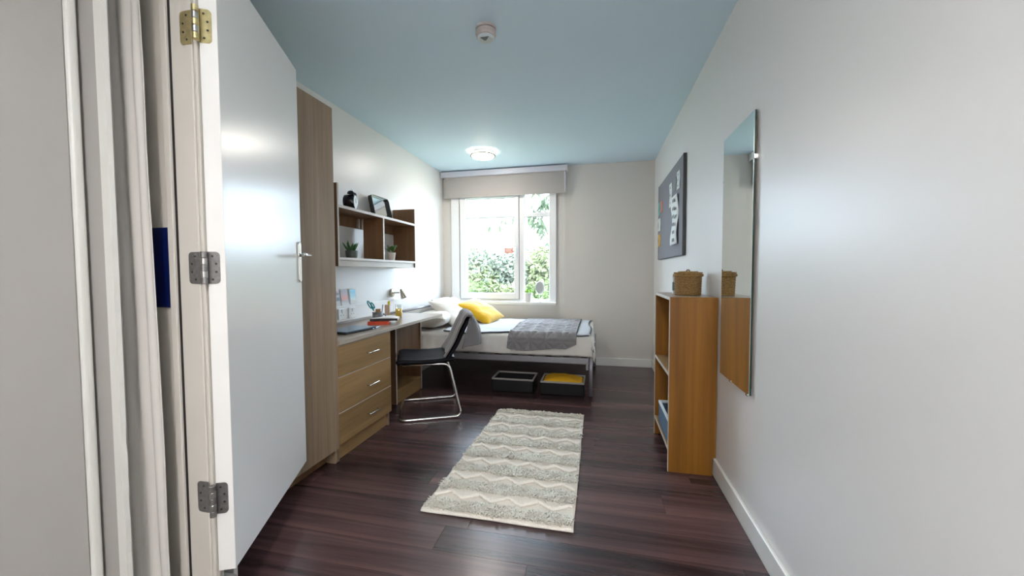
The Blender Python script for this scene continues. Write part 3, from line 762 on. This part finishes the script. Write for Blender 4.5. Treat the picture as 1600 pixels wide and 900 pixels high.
TOP = .562
def drape(s, r):
    """s<=0 flat; s>0 overhang arc length -> (outward, drop)"""
    if s <= 0: return 0.0, 0.0
    q = r*PI/2
    if s < q:
        a = s/r; return r*math.sin(a), r*(1-math.cos(a))
    return r, r+(s-q)
def bed_pt(x, s, off=0.0, wr=1.0):
    """x along the bed, s across it: s=0 at the near top edge, negative toward the wall, positive hanging"""
    r = .05
    o1, d1 = drape(s, r)
    o2, d2 = drape(x-(BX1-.045), r)
    px = min(x, BX1-.045)+o2; py = BY0+.045-o1-min(s, 0)
    z = TOP-d1-d2*(1 if d1 < .02 else .35)
    # softness
    puff = .014*math.sin(PI*min(1, max(0, -s/1.1)))-.004
    z += (puff+.010*nz(x*3.1, s*3.3, 1.7)+.007*nz(x*9, s*8, 4.1))*wr*(1 if d1 == 0 else .35)
    out = (.024*nz(x*5, s*5, 8.2)+.018*nz(x*12, s*9, 2.2))*wr if d1 > 0 else 0
    nrm_y = -off if d1 > r*.6 else -off*(d1/r)
    nrm_z = off*(1-min(1, d1/r))
    if d2 > 0: px += out+off*.7
    return Vector((px, py+nrm_y-abs(out)*.9-(.006 if d1 > 0 else 0), z+nrm_z))
mb = MB()
def dv(u, v):
    x = -1.93+(BX1+.115+1.93)*u; hang = .214+.010*nz(x*2.2, .3)+.02*max(0, (x+.35))
    s = hang-(hang+1.10)*v
    return bed_pt(x, s)
mb.grid(dv, 110, 80)
tag(mb.build('duvet', 'white_cotton', smooth=True, solid=.02), 'crumpled white duvet spread over the bed', 'duvet')

# pale throw lying flat under the quilt, dark piped edge
tx0, tx1 = -1.50, -.075
th = thing('throw_blanket', (-.8, 4.1, TOP), 'pale grey throw with dark edging lying flat along the bed', 'blanket')
def thf(u, v):
    x = tx0+(tx1-tx0)*u; s = .02+.02*math.sin(u*9)-(1.02)*v
    x += .012*math.sin(v*7)*(u-.5)*2
    return bed_pt(x, s, .010)
MB().grid(thf, 90, 60).build('cloth', 'pale_throw', th, smooth=True, solid=.006, soff=1)
edge = [thf(0, 1-i/30) for i in range(31)]+[thf(i/60, 0) for i in range(1, 61)]+[thf(1, i/30) for i in range(1, 31)]
MB().tube([p+Vector((0, 0, .003)) for p in edge], .0055, 6).build('piping', 'dark_piping', th, smooth=True)

# quilted throw draped over the near side
qx0, qx1 = -.815, -.19
qt = thing('quilted_throw', (-.5, 3.9, TOP), 'grey quilted bedspread with stitched star pattern draped over the bed edge', 'blanket')
def qf(u, v):
    x = qx0+(qx1-qx0)*u
    hang = .165+.02*math.sin(u*5.2+.4)-.05*max(0, u-.86)/.14-.015*(1-u)
    s = hang-(hang+1.0)*v
    if s > 0: x += -.012*(1-u)*2*s/.17
    # stitched quilting: square grid with both diagonals
    c = .15; a = ((x+.02) % c)/c; b2 = ((s+.07) % c)/c
    dd = min(a, 1-a, b2, 1-b2, abs(a-b2)*.707, abs(1-a-b2)*.707)
    pf = .011*min(1, dd/.13)**.6
    return bed_pt(x, s, .020+pf)
MB().grid(qf, 110, 200).build('cloth', 'quilt_cloth', qt, smooth=True, solid=.007, soff=-1)
edge = [qf(0, 1-i/60) for i in range(61)]+[qf(i/60, 0) for i in range(1, 61)]+[qf(1, i/60) for i in range(1, 61)]
MB().tube(edge, .005, 6).build('binding', 'quilt_cloth', qt, smooth=True)
MB().tube([qf(1, i/60)+Vector((.006, 0, -.004)) for i in range(8, 61)], .005, 6).build('dark_piping', 'dark_piping', qt, smooth=True)

def pillow(name, mat, c, L2, W2, T2, ax, ay, label, cat, seed=0, dent=.5):
    c, ax, ay = Vector(c), Vector(ax).normalized(), Vector(ay).normalized(); ay = (ay-ax*ay.dot(ax)).normalized(); az = ax.cross(ay)
    mb = MB(); n = 34
    for sgn in (1, -1):
        def f(u, v):
            a, b2 = u*2-1, v*2-1
            e = max(0, (1-abs(a)**2.6))*max(0, (1-abs(b2)**2.6))
            t = T2/2*(e**.5)
            pin = 1-.07*(1-abs(b2)**2)*abs(a)**6; pin2 = 1-.09*(1-abs(a)**2)*abs(b2)**6
            w = (.012*nz(a*2+seed, b2*2, sgn)+.006*nz(a*6+seed, b2*5, sgn*2))*(e**.5)*dent*2
            return c+ax*a*L2/2*pin+ay*b2*W2/2*pin2+az*(sgn*t+w)
        mb.grid(f, n, n)
    o = mb.build(name, mat, smooth=True)
    bm = bmesh.new(); bm.from_mesh(o.data); bmesh.ops.remove_doubles(bm, verts=bm.verts, dist=.0008); bmesh.ops.recalc_face_normals(bm, faces=bm.faces)
    bm.to_mesh(o.data); bm.free()
    for p in o.data.polygons: p.use_smooth = True
    return tag(o, label, cat)
pillow('bed_pillow', 'pillow_cotton', (-1.72, 3.86, .655), .44, .56, .17, (1, .05, .12), (0, 1, .03), 'white pillow lying flat by the desk end', 'pillow', 1)
pillow('bed_pillow', 'pillow_cotton', (-1.555, 4.08, .70), .46, .60, .16, (.62, -.06, -.50), (.08, 1, .05), 'white pillow propped up in front of the yellow cushion', 'pillow', 5)
pillow('bed_pillow', 'pillow_cotton', (-1.74, 4.44, .70), .42, .50, .15, (.55, 0, -.42), (0, 1, .0), 'white pillow at the back beneath the window', 'pillow', 9)
pillow('yellow_cushion', 'mustard_velvet', (-1.325, 4.27, .70), .46, .44, .15, (.86, -.10, -.44), (.10, 1, .12), 'mustard yellow velvet cushion on the bed', 'cushion', 3)

# storage boxes under the bed
def storage_box(x0, x1, y0, y1, z, label, grp=None, m='box_black', rim='box_rim'):
    t = thing('storage_box', ((x0+x1)/2, (y0+y1)/2, z[0]), label, 'box', group=grp)
    a = .006; z0, z1 = z
    MB().box(x0, x1, y0, y1, z0, z0+a).box(x0, x0+a, y0, y1, z0, z1).box(x1-a, x1, y0, y1, z0, z1).box(x0, x1, y0, y0+a, z0, z1).box(x0, x1, y1-a, y1, z0, z1).build('body', m, t)
    r = .012
    MB().box(x0-.002, x1+.002, y0-.003, y0+r, z1-r, z1+.004).box(x0-.002, x1+.002, y1-r, y1+.003, z1-r, z1+.004).box(x0-.003, x0+r, y0, y1, z1-r, z1+.004).box(x1-r, x1+.003, y0, y1, z1-r, z1+.004).build('rim', rim, t, bevel=.003)
    return t
storage_box(-.995, -.59, 3.56, 3.835, (0, .124), 'empty dark storage box with grey rim under the bed')
storage_box(-.517, -.113, 3.545, 3.83, (0, .124), 'dark storage box holding a yellow cloth under the bed')
mb = MB()
def yc(u, v):
    a, b2 = u*2-1, v*2-1
    e = max(0, 1-abs(a)**4)*max(0, 1-abs(b2)**4)
    x = -.315+a*.19; y = 3.687+b2*.125
    return (x, y, .104+.052*e**.6*(1-.35*max(0, a))+.006*nz(a*3, b2*3))
mb.grid(yc, 26, 20)
tag(mb.build('folded_cloth', 'mustard_cloth', smooth=True, solid=.03), 'yellow folded cloth filling the right storage box', 'cloth')

# ------------------------------------------------------------------ chair with a garment over its back
ch = thing('desk_chair', (-1.38, 2.965, 0), 'black leather chair on a chrome sled base at the desk', 'chair', rz=math.atan2(-.436, -.9))
def cm(mb, name, mat, **kw): return mb.build(name, mat, ch, local=True, **kw)
r = .011
base = fillet([(-.16, .215, .428), (.19, .215, .428)], .01)
path = [(.20, .20, .428), (-.155, .21, .428), (-.25, .25, .012), (.222, .25, .012), (.222, -.25, .012), (-.25, -.25, .012), (-.155, -.21, .428), (.20, -.20, .428)]
cm(MB().tube(fillet(path, .055, 8), r, 12), 'sled_frame', 'chrome', smooth=True)
cm(MB().tube([(.16, .20, .428), (.16, -.20, .428)], .009, 10), 'cross_bar', 'chrome', smooth=True)
for s_ in (-1, 1):
    cm(MB().box(-.2, -.1, .243*s_-.008, .243*s_+.008, 0, .004), 'foot_glide', 'black_rubber')
# seat and back as one bent shell in two parts
def seatf(u, v):
    x = .25-.45*u; y = (v-.5)*2
    hw = .235-.012*u; e = abs(y)
    z = .472-.014*math.sin(u*PI)+.010*e**3-.02*max(0, (.12-u)/.12)**2
    return (x, y*hw, z)
cm(MB().grid(seatf, 26, 20), 'seat', 'black_leather', smooth=True, solid=.032)
def backf(u, v):
    y = (v-.5)*2; e = abs(y)
    t = u
    x = -.165-.03*math.sin(min(1, t*2)*PI/2)-.115*t-.02*t*t
    z = .468+.31*t-.03*(1-math.cos(min(1, t*3)*PI/2))*0
    hw = .225-.02*t
    x += .02*e*e
    z -= .018*e**6*t
    return (x, y*hw, z)
cm(MB().grid(backf, 26, 20), 'backrest', 'black_leather', smooth=True, solid=.026, soff=0)
# garment
gr = thing('grey_jacket', (-1.38, 2.965, 0), 'grey garment hung over the back of the desk chair', 'garment', rz=math.atan2(-.436, -.9))
def jacket(u, v):
    # v: 0 front bottom -> 1 back bottom
    y = (u-.5)*2; hw = .228
    lf = .31; lb = .25; tot = lf+.08+lb; s = v*tot
    if s < lf:
        t = s/lf; tt = .04+.96*t
        p = Vector(backf(tt, u)); p.x += .024+.004*math.sin(u*15); p.z += .012*t; p.y = y*(hw-.01*t)
    elif s < lf+.08:
        a = (s-lf)/.08*PI; p = Vector(backf(1, u)); p.y = y*(hw-.01)
        p.x += .024-(.027)*(1-math.cos(a)); p.z += .012+.028*math.sin(a)
    else:
        t = (s-lf-.08)/lb; p = Vector(backf(1, u)); p.y = y*(hw-.01+.03*t)
        p.x += -.030-.065*t-.03*math.sin(t*PI)+(.12*t+.03*math.sin(t*PI)+.02)*max(0, (u-.6)/.4)**1.4; p.y += .03*t*max(0, (u-.62)/.38)*math.sin(max(0, (u-.62)/.38)*PI); p.z += .012-lb*.97*t-.02*t*math.sin(u*4+.6)
        p.x += (.014*math.sin(u*13+1)+.008*math.sin(u*29))*(.3+t)
    p.x += .004*nz(u*6, v*7, 3); p.z += .004*nz(u*5, v*5, 9)
    return p
MB().grid(jacket, 44, 60).build('cloth', 'grey_cloth', gr, local=True, smooth=True, solid=.012, soff=1)
MB().tube([Vector(jacket(.985, i/60))+Vector((.01, .003, .004)) for i in range(0, 36)], .0035, 6).build('seam', 'grey_cloth', gr, local=True, smooth=True)
MB().tube([Vector(jacket(.93, i/60))+Vector((.013, .0, .004)) for i in range(0, 34)], .0025, 6).build('seam', 'edge_band_grey', gr, local=True, smooth=True)

# ------------------------------------------------------------------ rug
rx0, rx1, ry0, ry1 = -.822, -.098, 1.668, 3.04
rug = thing('rug', ((rx0+rx1)/2, (ry0+ry1)/2, 0), 'cream woven rug with shaggy bands and raised zigzags', 'rug', rz=0)
def rz_(x, y): return .010+.0025*nz(x*5, y*5)
def rugw(x, y):   # slight skew as it lies
    return x+.03*(y-ry0)/(ry1-ry0)*((rx1-x)/(rx1-rx0))+.006*nz(y*4, x, 5)
nb_ = 7
bands = [ry0+.05+(ry1-ry0-.085)*i/nb_ for i in range(nb_+1)]
mb = MB()
nx_, ny_ = 60, 130
def rb(u, v):
    x = rx0+(rx1-rx0)*u; y = ry0+(ry1-ry0)*v
    rib = .0016*abs(math.sin(y*PI/.011))+.006*max(math.exp(-((y-q)/.05)**4) for q in bands)
    return (rugw(x, y), y+.006*nz(x*4, y, 3), rz_(x, y)+rib)
mb.grid(rb, nx_, 260); mb.build('woven_base', 'rug_base', rug, smooth=True, solid=.009)
nb_ = 7
rg = random.Random(11)
for bi, yb in enumerate(bands):
    mb = MB(); hwid = .052 if 0 < bi < nb_ else .045
    cnt = 2600 if bi < 4 else 1900
    for i in range(cnt):
        x = rx0+.010+(rx1-rx0-.022)*rg.random(); y = yb+rg.uniform(-1, 1)*hwid*(.75+.35*nz(x*7, bi*3.3))
        y = min(max(y, ry0+.006), ry1-.004)
        X = rugw(x, y); z = rz_(x, y)+.001
        h_ = .009+.010*rg.random()+.005*nz(x*16, y*16, 2); a = rg.random()*2*PI; l_ = .004+.014*rg.random(); wv = .0042+.0018*rg.random()
        dx, dy = math.cos(a)*l_, math.sin(a)*l_-.005
        k = len(mb.v)
        for (f, g, ws) in ((0, 0, 1.0), (.35, .62, 1.15), (.8, .95, 1.0), (1.25, .82, .55)):
            for q in range(3):
                an = a+q*2*PI/3
                mb.v.append((X+dx*f+math.cos(an)*wv*ws, y+dy*f+math.sin(an)*wv*ws, max(z+h_*g+(.5*wv*math.sin(an-a) if g > .7 else 0), z)))
        for lv_ in range(3):
            for q in range(3):
                mb.f.append((k+lv_*3+q, k+lv_*3+(q+1) % 3, k+lv_*3+3+(q+1) % 3, k+lv_*3+3+q))
        mb.f.append((k+9, k+10, k+11))
    me_o = mb.build('shag_band', 'rug_shag', rug, smooth=True); me_o['kind'] = 'stuff'
    if bi < nb_:
        yz = yb+.088; pts = []
        for k in range(0, 9*8+1):
            u_ = k/(9*8); ph = (u_*4.6+bi*.37) % 1.0
            x = rx0+.012+(rx1-rx0-.024)*u_
            tri = abs(ph*2-1)
            y = yz+.052*(1-tri)-.026
            pts.append((rugw(x, y), y, rz_(x, y)+.009+.0015*math.sin(k*2.2)))
        MB().tube(pts, [.0085+.0022*math.sin(k*2.6) for k in range(len(pts))], 6).build('zigzag_braid', 'rug_braid', rug, smooth=True)
MB().tube([(rugw(rx0+(rx1-rx0)*i/40, ry0), ry0-.001+.006*nz((rx0+(rx1-rx0)*i/40)*4, ry0, 3), .006) for i in range(41)], .006, 6).build('front_hem', 'rug_base', rug, smooth=True)

# ------------------------------------------------------------------ bookcase and its things
bc = thing('bookcase', (.52, 2.58, 0), 'low oak-effect bookcase against the right wall', 'bookcase')
bx0, bx1, by0, by1, bh = .40, .639, 2.304, 2.86, 1.005
for a in (by0, by1-.018):
    mb = MB(); prof = [(bx0+.002, 0), (bx1-.004, 0), (bx1-.004, .103), (bx1+.012, .103), (bx1+.012, bh-.0), (bx0+.002, bh-.0)]
    mb.v = [(x, a, z) for x, z in prof]+[(x, a+.018, z) for x, z in prof]
    mb.f = [tuple(range(6)), tuple(range(6, 12))[::-1]]+[(i, (i+1) % 6, 6+(i+1) % 6, 6+i) for i in range(6)]
    mb.build('side_panel', 'oak_lamplit', bc, bevel=.001)
    box('edge_strip', 'edge_band_grey', bx0, bx0+.002, a, a+.018, 0, bh, bc, bevel=0)
for nm, z1_ in (('top_panel', bh), ('shelf', .566), ('bottom_shelf', .132)):
    box(nm, 'oak_side' if nm != 'top_panel' else 'desk_laminate', bx0+.004, bx1+.01, by0+.0185, by1-.0185, z1_-.018, z1_, bc)
    box('edge_strip', 'edge_band', bx0+.002, bx0+.004, by0+.0185, by1-.0185, z1_-.018, z1_, bc, bevel=0)
box('back_panel', 'oak_shaded', bx1+.001, bx1+.009, by0+.0185, by1-.0185, .15, bh-.02, bc)
box('kick_board', 'oak_shaded', bx1-.03, bx1-.014, by0+.0185, by1-.0185, 0, .113, bc)
storage_box(.412, .625, 2.36, 2.73, (.1325, .275), 'blue denim box with white rim on the lowest bookcase shelf', m='denim', rim='denim_rim')
# wicker basket
wk = thing('wicker_basket', (.545, 2.56, bh), 'round woven wicker basket with lid on the bookcase', 'basket')
wx, wy = .545, 2.545
nrow = 15
rg2 = random.Random(2)
MB().lathe([(.066, 0), (.070, .03), (.072, .112), (.066, .112), (.064, .004)], (wx, wy, bh), 36).build('inner_wall', 'wicker_dark', wk)
for i in range(nrow):
    z = bh+.005+.108*i/(nrow-1); rr_ = .0705+.003*i/nrow
    pts = [(wx+(rr_+.0022*math.sin(k*PI/2+(i % 2)*PI))*math.cos(2*PI*k/56), wy+(rr_+.0022*math.sin(k*PI/2+(i % 2)*PI))*math.sin(2*PI*k/56), z+.0008*math.sin(k*1.7)) for k in range(56)]
    MB().tube(pts, .0042, 6, closed=True).build('woven_strand', 'wicker', wk, smooth=True)
ld = MB().lathe([(.0, .141), (.06, .140), (.078, .134), (.082, .124), (.080, .113), (.074, .112)], (wx, wy, bh), 40).build('lid', 'wicker', wk, smooth=True)
for i in range(6):
    rr_ = .016+.0125*i
    zz = bh+(.142 if rr_ < .06 else .136)
    pts = [(wx+rr_*math.cos(2*PI*k/40), wy+rr_*math.sin(2*PI*k/40), zz+.0012*math.sin(k*PI/2*1.0+i)) for k in range(40)]
    MB().tube(pts, .0038, 6, closed=True).build('lid_coil', 'wicker', ld, smooth=True)
for i in range(2):
    pts = [(wx+(.0825+.001*math.sin(k*PI/2))*math.cos(2*PI*k/56), wy+(.0825+.001*math.sin(k*PI/2))*math.sin(2*PI*k/56), bh+.118+.008*i) for k in range(56)]
    MB().tube(pts, .0045, 6, closed=True).build('lid_coil', 'wicker', ld, smooth=True)
MB().tube(arc((wx, wy, bh+.146), .009, 0, PI, 10, (.8, -.6, 0), (0, 0, 1)), .004, 8).build('knob', 'wicker_dark', wk, smooth=True)
# small jar behind
jr = thing('candle_jar', (.506, 2.71, bh), 'small pale jar with green label behind the basket', 'jar')
MB().lathe([(.022, 0), (.022, .10), (.020, .104)], (.506, 2.71, bh), 20).build('body', 'pot_white', jr)
MB().lathe([(.0224, .02), (.0224, .075)], (.506, 2.71, bh), 20, cap=False).build('label_band', 'pot_sage', jr)
MB().lathe([(.023, .1), (.023, .118), (.02, .12)], (.506, 2.71, bh), 20).build('lid', 'denim_rim', jr)

# ------------------------------------------------------------------ wall mirror, noticeboard
mi = thing('wall_mirror', (.645, 2.01, .613), 'tall frameless mirror fixed to the right wall with clips', 'mirror')
box('mirror_pane', 'mirror_glass', .6385, .6405, 1.815, 2.213, .613, 1.825, mi, bevel=0)
box('glass_edge', 'mirror_edge', .6406, .6475, 1.815, 2.213, .613, 1.825, mi, bevel=0)
box('backing_batten', 'oak_shaded', .6476, .6549, 1.83, 2.20, .64, 1.80, mi, bevel=0)
for (y, z) in ((1.813, 1.632), (2.213, 1.612)):
    MB().box(.6375, .6545, y-.003, y+.003, z-.010, z+.010).build('clip', 'chrome', mi, bevel=.002)
for y in (1.835, 2.05):
    MB().box(.6355, .6545, y-.012, y+.012, .607, .617).build('clip', 'chrome', mi, bevel=.002)
nb2 = thing('noticeboard', (.645, 3.75, 1.279), 'grey felt noticeboard on the right wall', 'noticeboard')
box('felt_panel', 'pinboard_felt', .632, .6549, 3.162, 4.335, 1.279, 2.041, nb2, bevel=.002)
MB().box(.630, .6549, 3.144, 3.1615, 1.276, 2.044).box(.630, .6549, 4.3355, 4.352, 1.276, 2.044).box(.6335, .6549, 3.1615, 4.3355, 1.273, 1.2785).box(.6335, .6549, 3.1615, 4.3355, 2.0415, 2.046).build('edge_frame', 'pinboard_edge', nb2, bevel=.002)
def sheet(name, ya, yb, z0, z1, mat, label, curl=0.004, marks=0):
    t = thing(name, (.631, (ya+yb)/2, z0), label, 'paper')
    MB().grid(lambda u, v: (.6312-curl*(math.sin(v*PI*2.3+u)*.5+.5)-.0004, ya+(yb-ya)*u, z0+(z1-z0)*v), 4, 18).build('sheet', mat, t, smooth=True, solid=.0005, soff=1)
    for i in range(marks):
        zc = z0+(z1-z0)*(i+.6)/(marks+.2)
        v = (zc-z0)/(z1-z0)
        x_ = .6312-curl-.0022
        MB().box(x_-.0004, x_, ya+(yb-ya)*(.3 if marks > 4 else .4), ya+(yb-ya)*(.65 if marks > 4 else .6), zc-(z1-z0)*.02-.005, zc+(z1-z0)*.02+.005).build('printed_mark', 'print_grey', t)
sheet('pinned_sheet', 3.585, 3.70, 1.715, 1.925, 'paper', 'white sheet pinned highest left of the grey photo', marks=3)
sheet('pinned_photo', 3.41, 3.53, 1.823, 1.93, 'print_grey', 'small grey photo pinned between two white sheets', .002)
sheet('pinned_sheet', 3.262, 3.37, 1.808, 1.951, 'paper', 'white sheet pinned nearest the board top right corner', marks=3)
sheet('pinned_strip', 3.30, 3.57, 1.373, 1.775, 'paper', 'long curling white sheet with a column of dark pictures', .016, marks=6)
sheet('pinned_card', 4.21, 4.325, 1.735, 1.868, 'print_teal', 'teal card pinned on the far side of the noticeboard', .003)
sheet('pinned_card', 4.08, 4.20, 1.745, 1.858, 'print_coral', 'coral edged card beside the teal card on the noticeboard', .003)
sheet('pinned_card', 4.20, 4.325, 1.571, 1.70, 'paper', 'pale card pinned under the teal card', .003)
sheet('pinned_card', 4.19, 4.325, 1.412, 1.535, 'print_amber', 'amber card pinned lowest on the far side of the noticeboard', .003)

# ------------------------------------------------------------------ outdoors
GZ = -3.6
tag(MB().box(-45, 35, YB+1.0, 90, GZ-.2, GZ).build('garden_lawn', 'lawn'), 'grass of the garden far below the window', 'lawn', kind='structure')
def leaf_cloud(mb, c, rad, n, size, rg, squash=1.0):
    for i in range(n):
        while True:
            p = Vector((rg.uniform(-1, 1), rg.uniform(-1, 1), rg.uniform(-1, 1)))
            if .1 < p.length < 1: break
        p = p.normalized()*(p.length**.45)
        q = Vector((c[0]+p.x*rad, c[1]+p.y*rad, c[2]+p.z*rad*squash))
        d = (p*.6+Vector((rg.uniform(-1, 1), rg.uniform(-1, 1), rg.uniform(-1.1, .5)))).normalized()
        s_ = d.cross(Vector((rg.uniform(-1, 1), rg.uniform(-1, 1), rg.uniform(-1, 1)))).normalized()
        L2 = size*(.7+.6*rg.random()); W2 = L2*.28
        nn = d.cross(s_)
        k = len(mb.v)
        mb.v += [tuple(q), tuple(q+d*L2*.5+s_*W2+nn*W2*.3), tuple(q+d*L2), tuple(q+d*L2*.5-s_*W2+nn*W2*.3)]
        mb.f += [(k, k+1, k+2), (k, k+2, k+3)]
def garden_tree(x, y, top, rad, mat, label, n, size, seed):
    rg = random.Random(seed)
    t = thing('garden_tree', (x, y, GZ), label, 'tree', group='trees outside the window')
    MB().tube([(x, y, GZ), (x+.1, y, GZ+1.2), (x-.05, y+.1, top-rad)], [.16, .12, .07], 8).build('trunk', 'bark', t, smooth=True)
    mb = MB(); nb3 = 16
    for i in range(nb3):
        a = rg.random()*2*PI; e = rg.uniform(-.7, 1.0); rr_ = rad*.72*math.sqrt(max(.05, 1-e*e*.8))*rg.uniform(.5, 1)
        cr = rad*rg.uniform(.32, .5)
        leaf_cloud(mb, (x+rr_*math.cos(a), y+rr_*math.sin(a), top-rad+e*rad*.75-.1), cr, n//nb3, size, rg, .8)
    o = mb.build('foliage', mat, t); o['kind'] = 'stuff'
trees = [(-5.6, 12.6, 1.95, 2.0, 'foliage_grey', 'greyish green tree, leftmost beyond the window'),
         (-4.2, 10.8, 1.5, 1.7, 'foliage_pale', 'pale yellow-green tree at the left of the window view'),
         (-3.0, 12.2, 2.0, 1.8, 'foliage_grey', 'greyish tree rising behind the paler tree in mid view'),
         (-2.75, 8.6, 1.0, 1.25, 'foliage_mid', 'lush green shrub crown low in the left pane'),
         (-1.75, 9.6, 1.2, 1.35, 'foliage_pale', 'pale leafy crown behind the mullion'),
         (-1.2, 8.2, .95, 1.1, 'foliage_mid', 'green leafy crown low in the right pane'),
         (-1.2, 11.9, 2.0, 1.6, 'foliage_pale', 'pale tree rising behind in the right pane'),
         (.6, 11.0, 1.9, 1.9, 'foliage_mid', 'green tree, rightmost beyond the window'),
         (-4.6, 15.5, 2.1, 2.2, 'foliage_pale', 'distant pale tree filling the gap behind the left pane'),
         (-2.3, 15.8, 2.0, 2.2, 'foliage_grey', 'distant grey-green tree filling the gap behind the mullion'),
         (-7.8, 15.5, 2.2, 2.8, 'foliage_grey', 'distant grey-green tree far to the left')]
for i, (x, y, top, rad, mt, lab) in enumerate(trees):
    garden_tree(x, y, top, rad, mt, lab, 8200, .15 if y > 10 else .12, 100+i)
# tall tree beside the house with a branch reaching across the window
tt = thing('overhanging_tree', (1.6, 7.0, GZ), 'tree whose leafy branches hang across the top of the window view', 'tree')
MB().tube([(1.6, 7.0, GZ), (1.55, 7.0, 0), (1.3, 6.9, 2.6), (1.2, 6.8, 4.2)], [.2, .16, .12, .08], 10).build('trunk', 'bark', tt, smooth=True)
rg = random.Random(21)
lm = MB()
w_, l_ = .023, .13
lm.v = [(0, 0, 0), (w_, 0, -l_*.35), (w_*.8, .004, -l_*.65), (0, .01, -l_), (-w_*.8, .004, -l_*.65), (-w_, 0, -l_*.35), (0, .006, -l_*.4), (0, .009, -l_*.7)]
lm.f = [(0, 1, 6), (0, 6, 5), (1, 2, 7, 6), (6, 7, 4, 5), (2, 3, 7), (7, 3, 4)]
proto = None
def hang_leaves(pts, n):
    global proto
    for i in range(n):
        f = rg.random()*sum((Vector(pts[q+1])-Vector(pts[q])).length for q in range(len(pts)-1)); k = 0
        while k < len(pts)-2 and f > (Vector(pts[k+1])-Vector(pts[k])).length:
            f -= (Vector(pts[k+1])-Vector(pts[k])).length; k += 1
        p = Vector(pts[k]).lerp(Vector(pts[k+1]), min(1, f/max(1e-6, (Vector(pts[k+1])-Vector(pts[k])).length)))
        if proto is None:
            o = lm.build('leaf', 'foliage_deep', tt, local=True); proto = o
        else:
            o = bpy.data.objects.new('leaf', proto.data); col.objects.link(o); o.parent = tt
        o.location = p-tt.location+Vector((rg.uniform(-.05, .05), rg.uniform(-.12, .12), rg.uniform(-.05, .03)))
        o.rotation_euler = (rg.uniform(-.7, .7), rg.uniform(-.55, .75), rg.uniform(0, 6.28)); s_ = rg.uniform(.75, 1.25); o.scale = (s_, s_, s_)
def branch(pts, r0, r1, n):
    pp = fillet(pts, .2, 4); k = len(pp)
    MB().tube(pp, [r0+(r1-r0)*i/(k-1) for i in range(k)], 6).build('branch', 'bark', tt, smooth=True)
    if n: hang_leaves(pp, n)
branch([(1.25, 6.85, 3.0), (.2, 6.5, 2.9), (-.7, 6.3, 2.45)], .04, .012, 14)
branch([(-.7, 6.3, 2.46), (-1.2, 6.25, 2.08), (-1.83, 6.2, 1.90)], .010, .003, 36)
branch([(-.35, 6.4, 2.78), (-.9, 6.3, 2.55), (-1.25, 6.25, 2.42)], .010, .003, 22)
branch([(-.7, 6.3, 2.45), (-1.05, 6.3, 2.15), (-1.0, 6.3, 1.95)], .008, .003, 54)
branch([(-.8, 6.3, 2.35), (-.95, 6.32, 2.0), (-.72, 6.32, 1.5)], .008, .002, 70)
branch([(-.4, 6.4, 2.6), (-.6, 6.35, 2.2), (-.55, 6.3, 1.9)], .008, .002, 26)
print('triangles approx', sum(len(p.vertices)-2 for me in bpy.data.meshes for p in me.polygons))
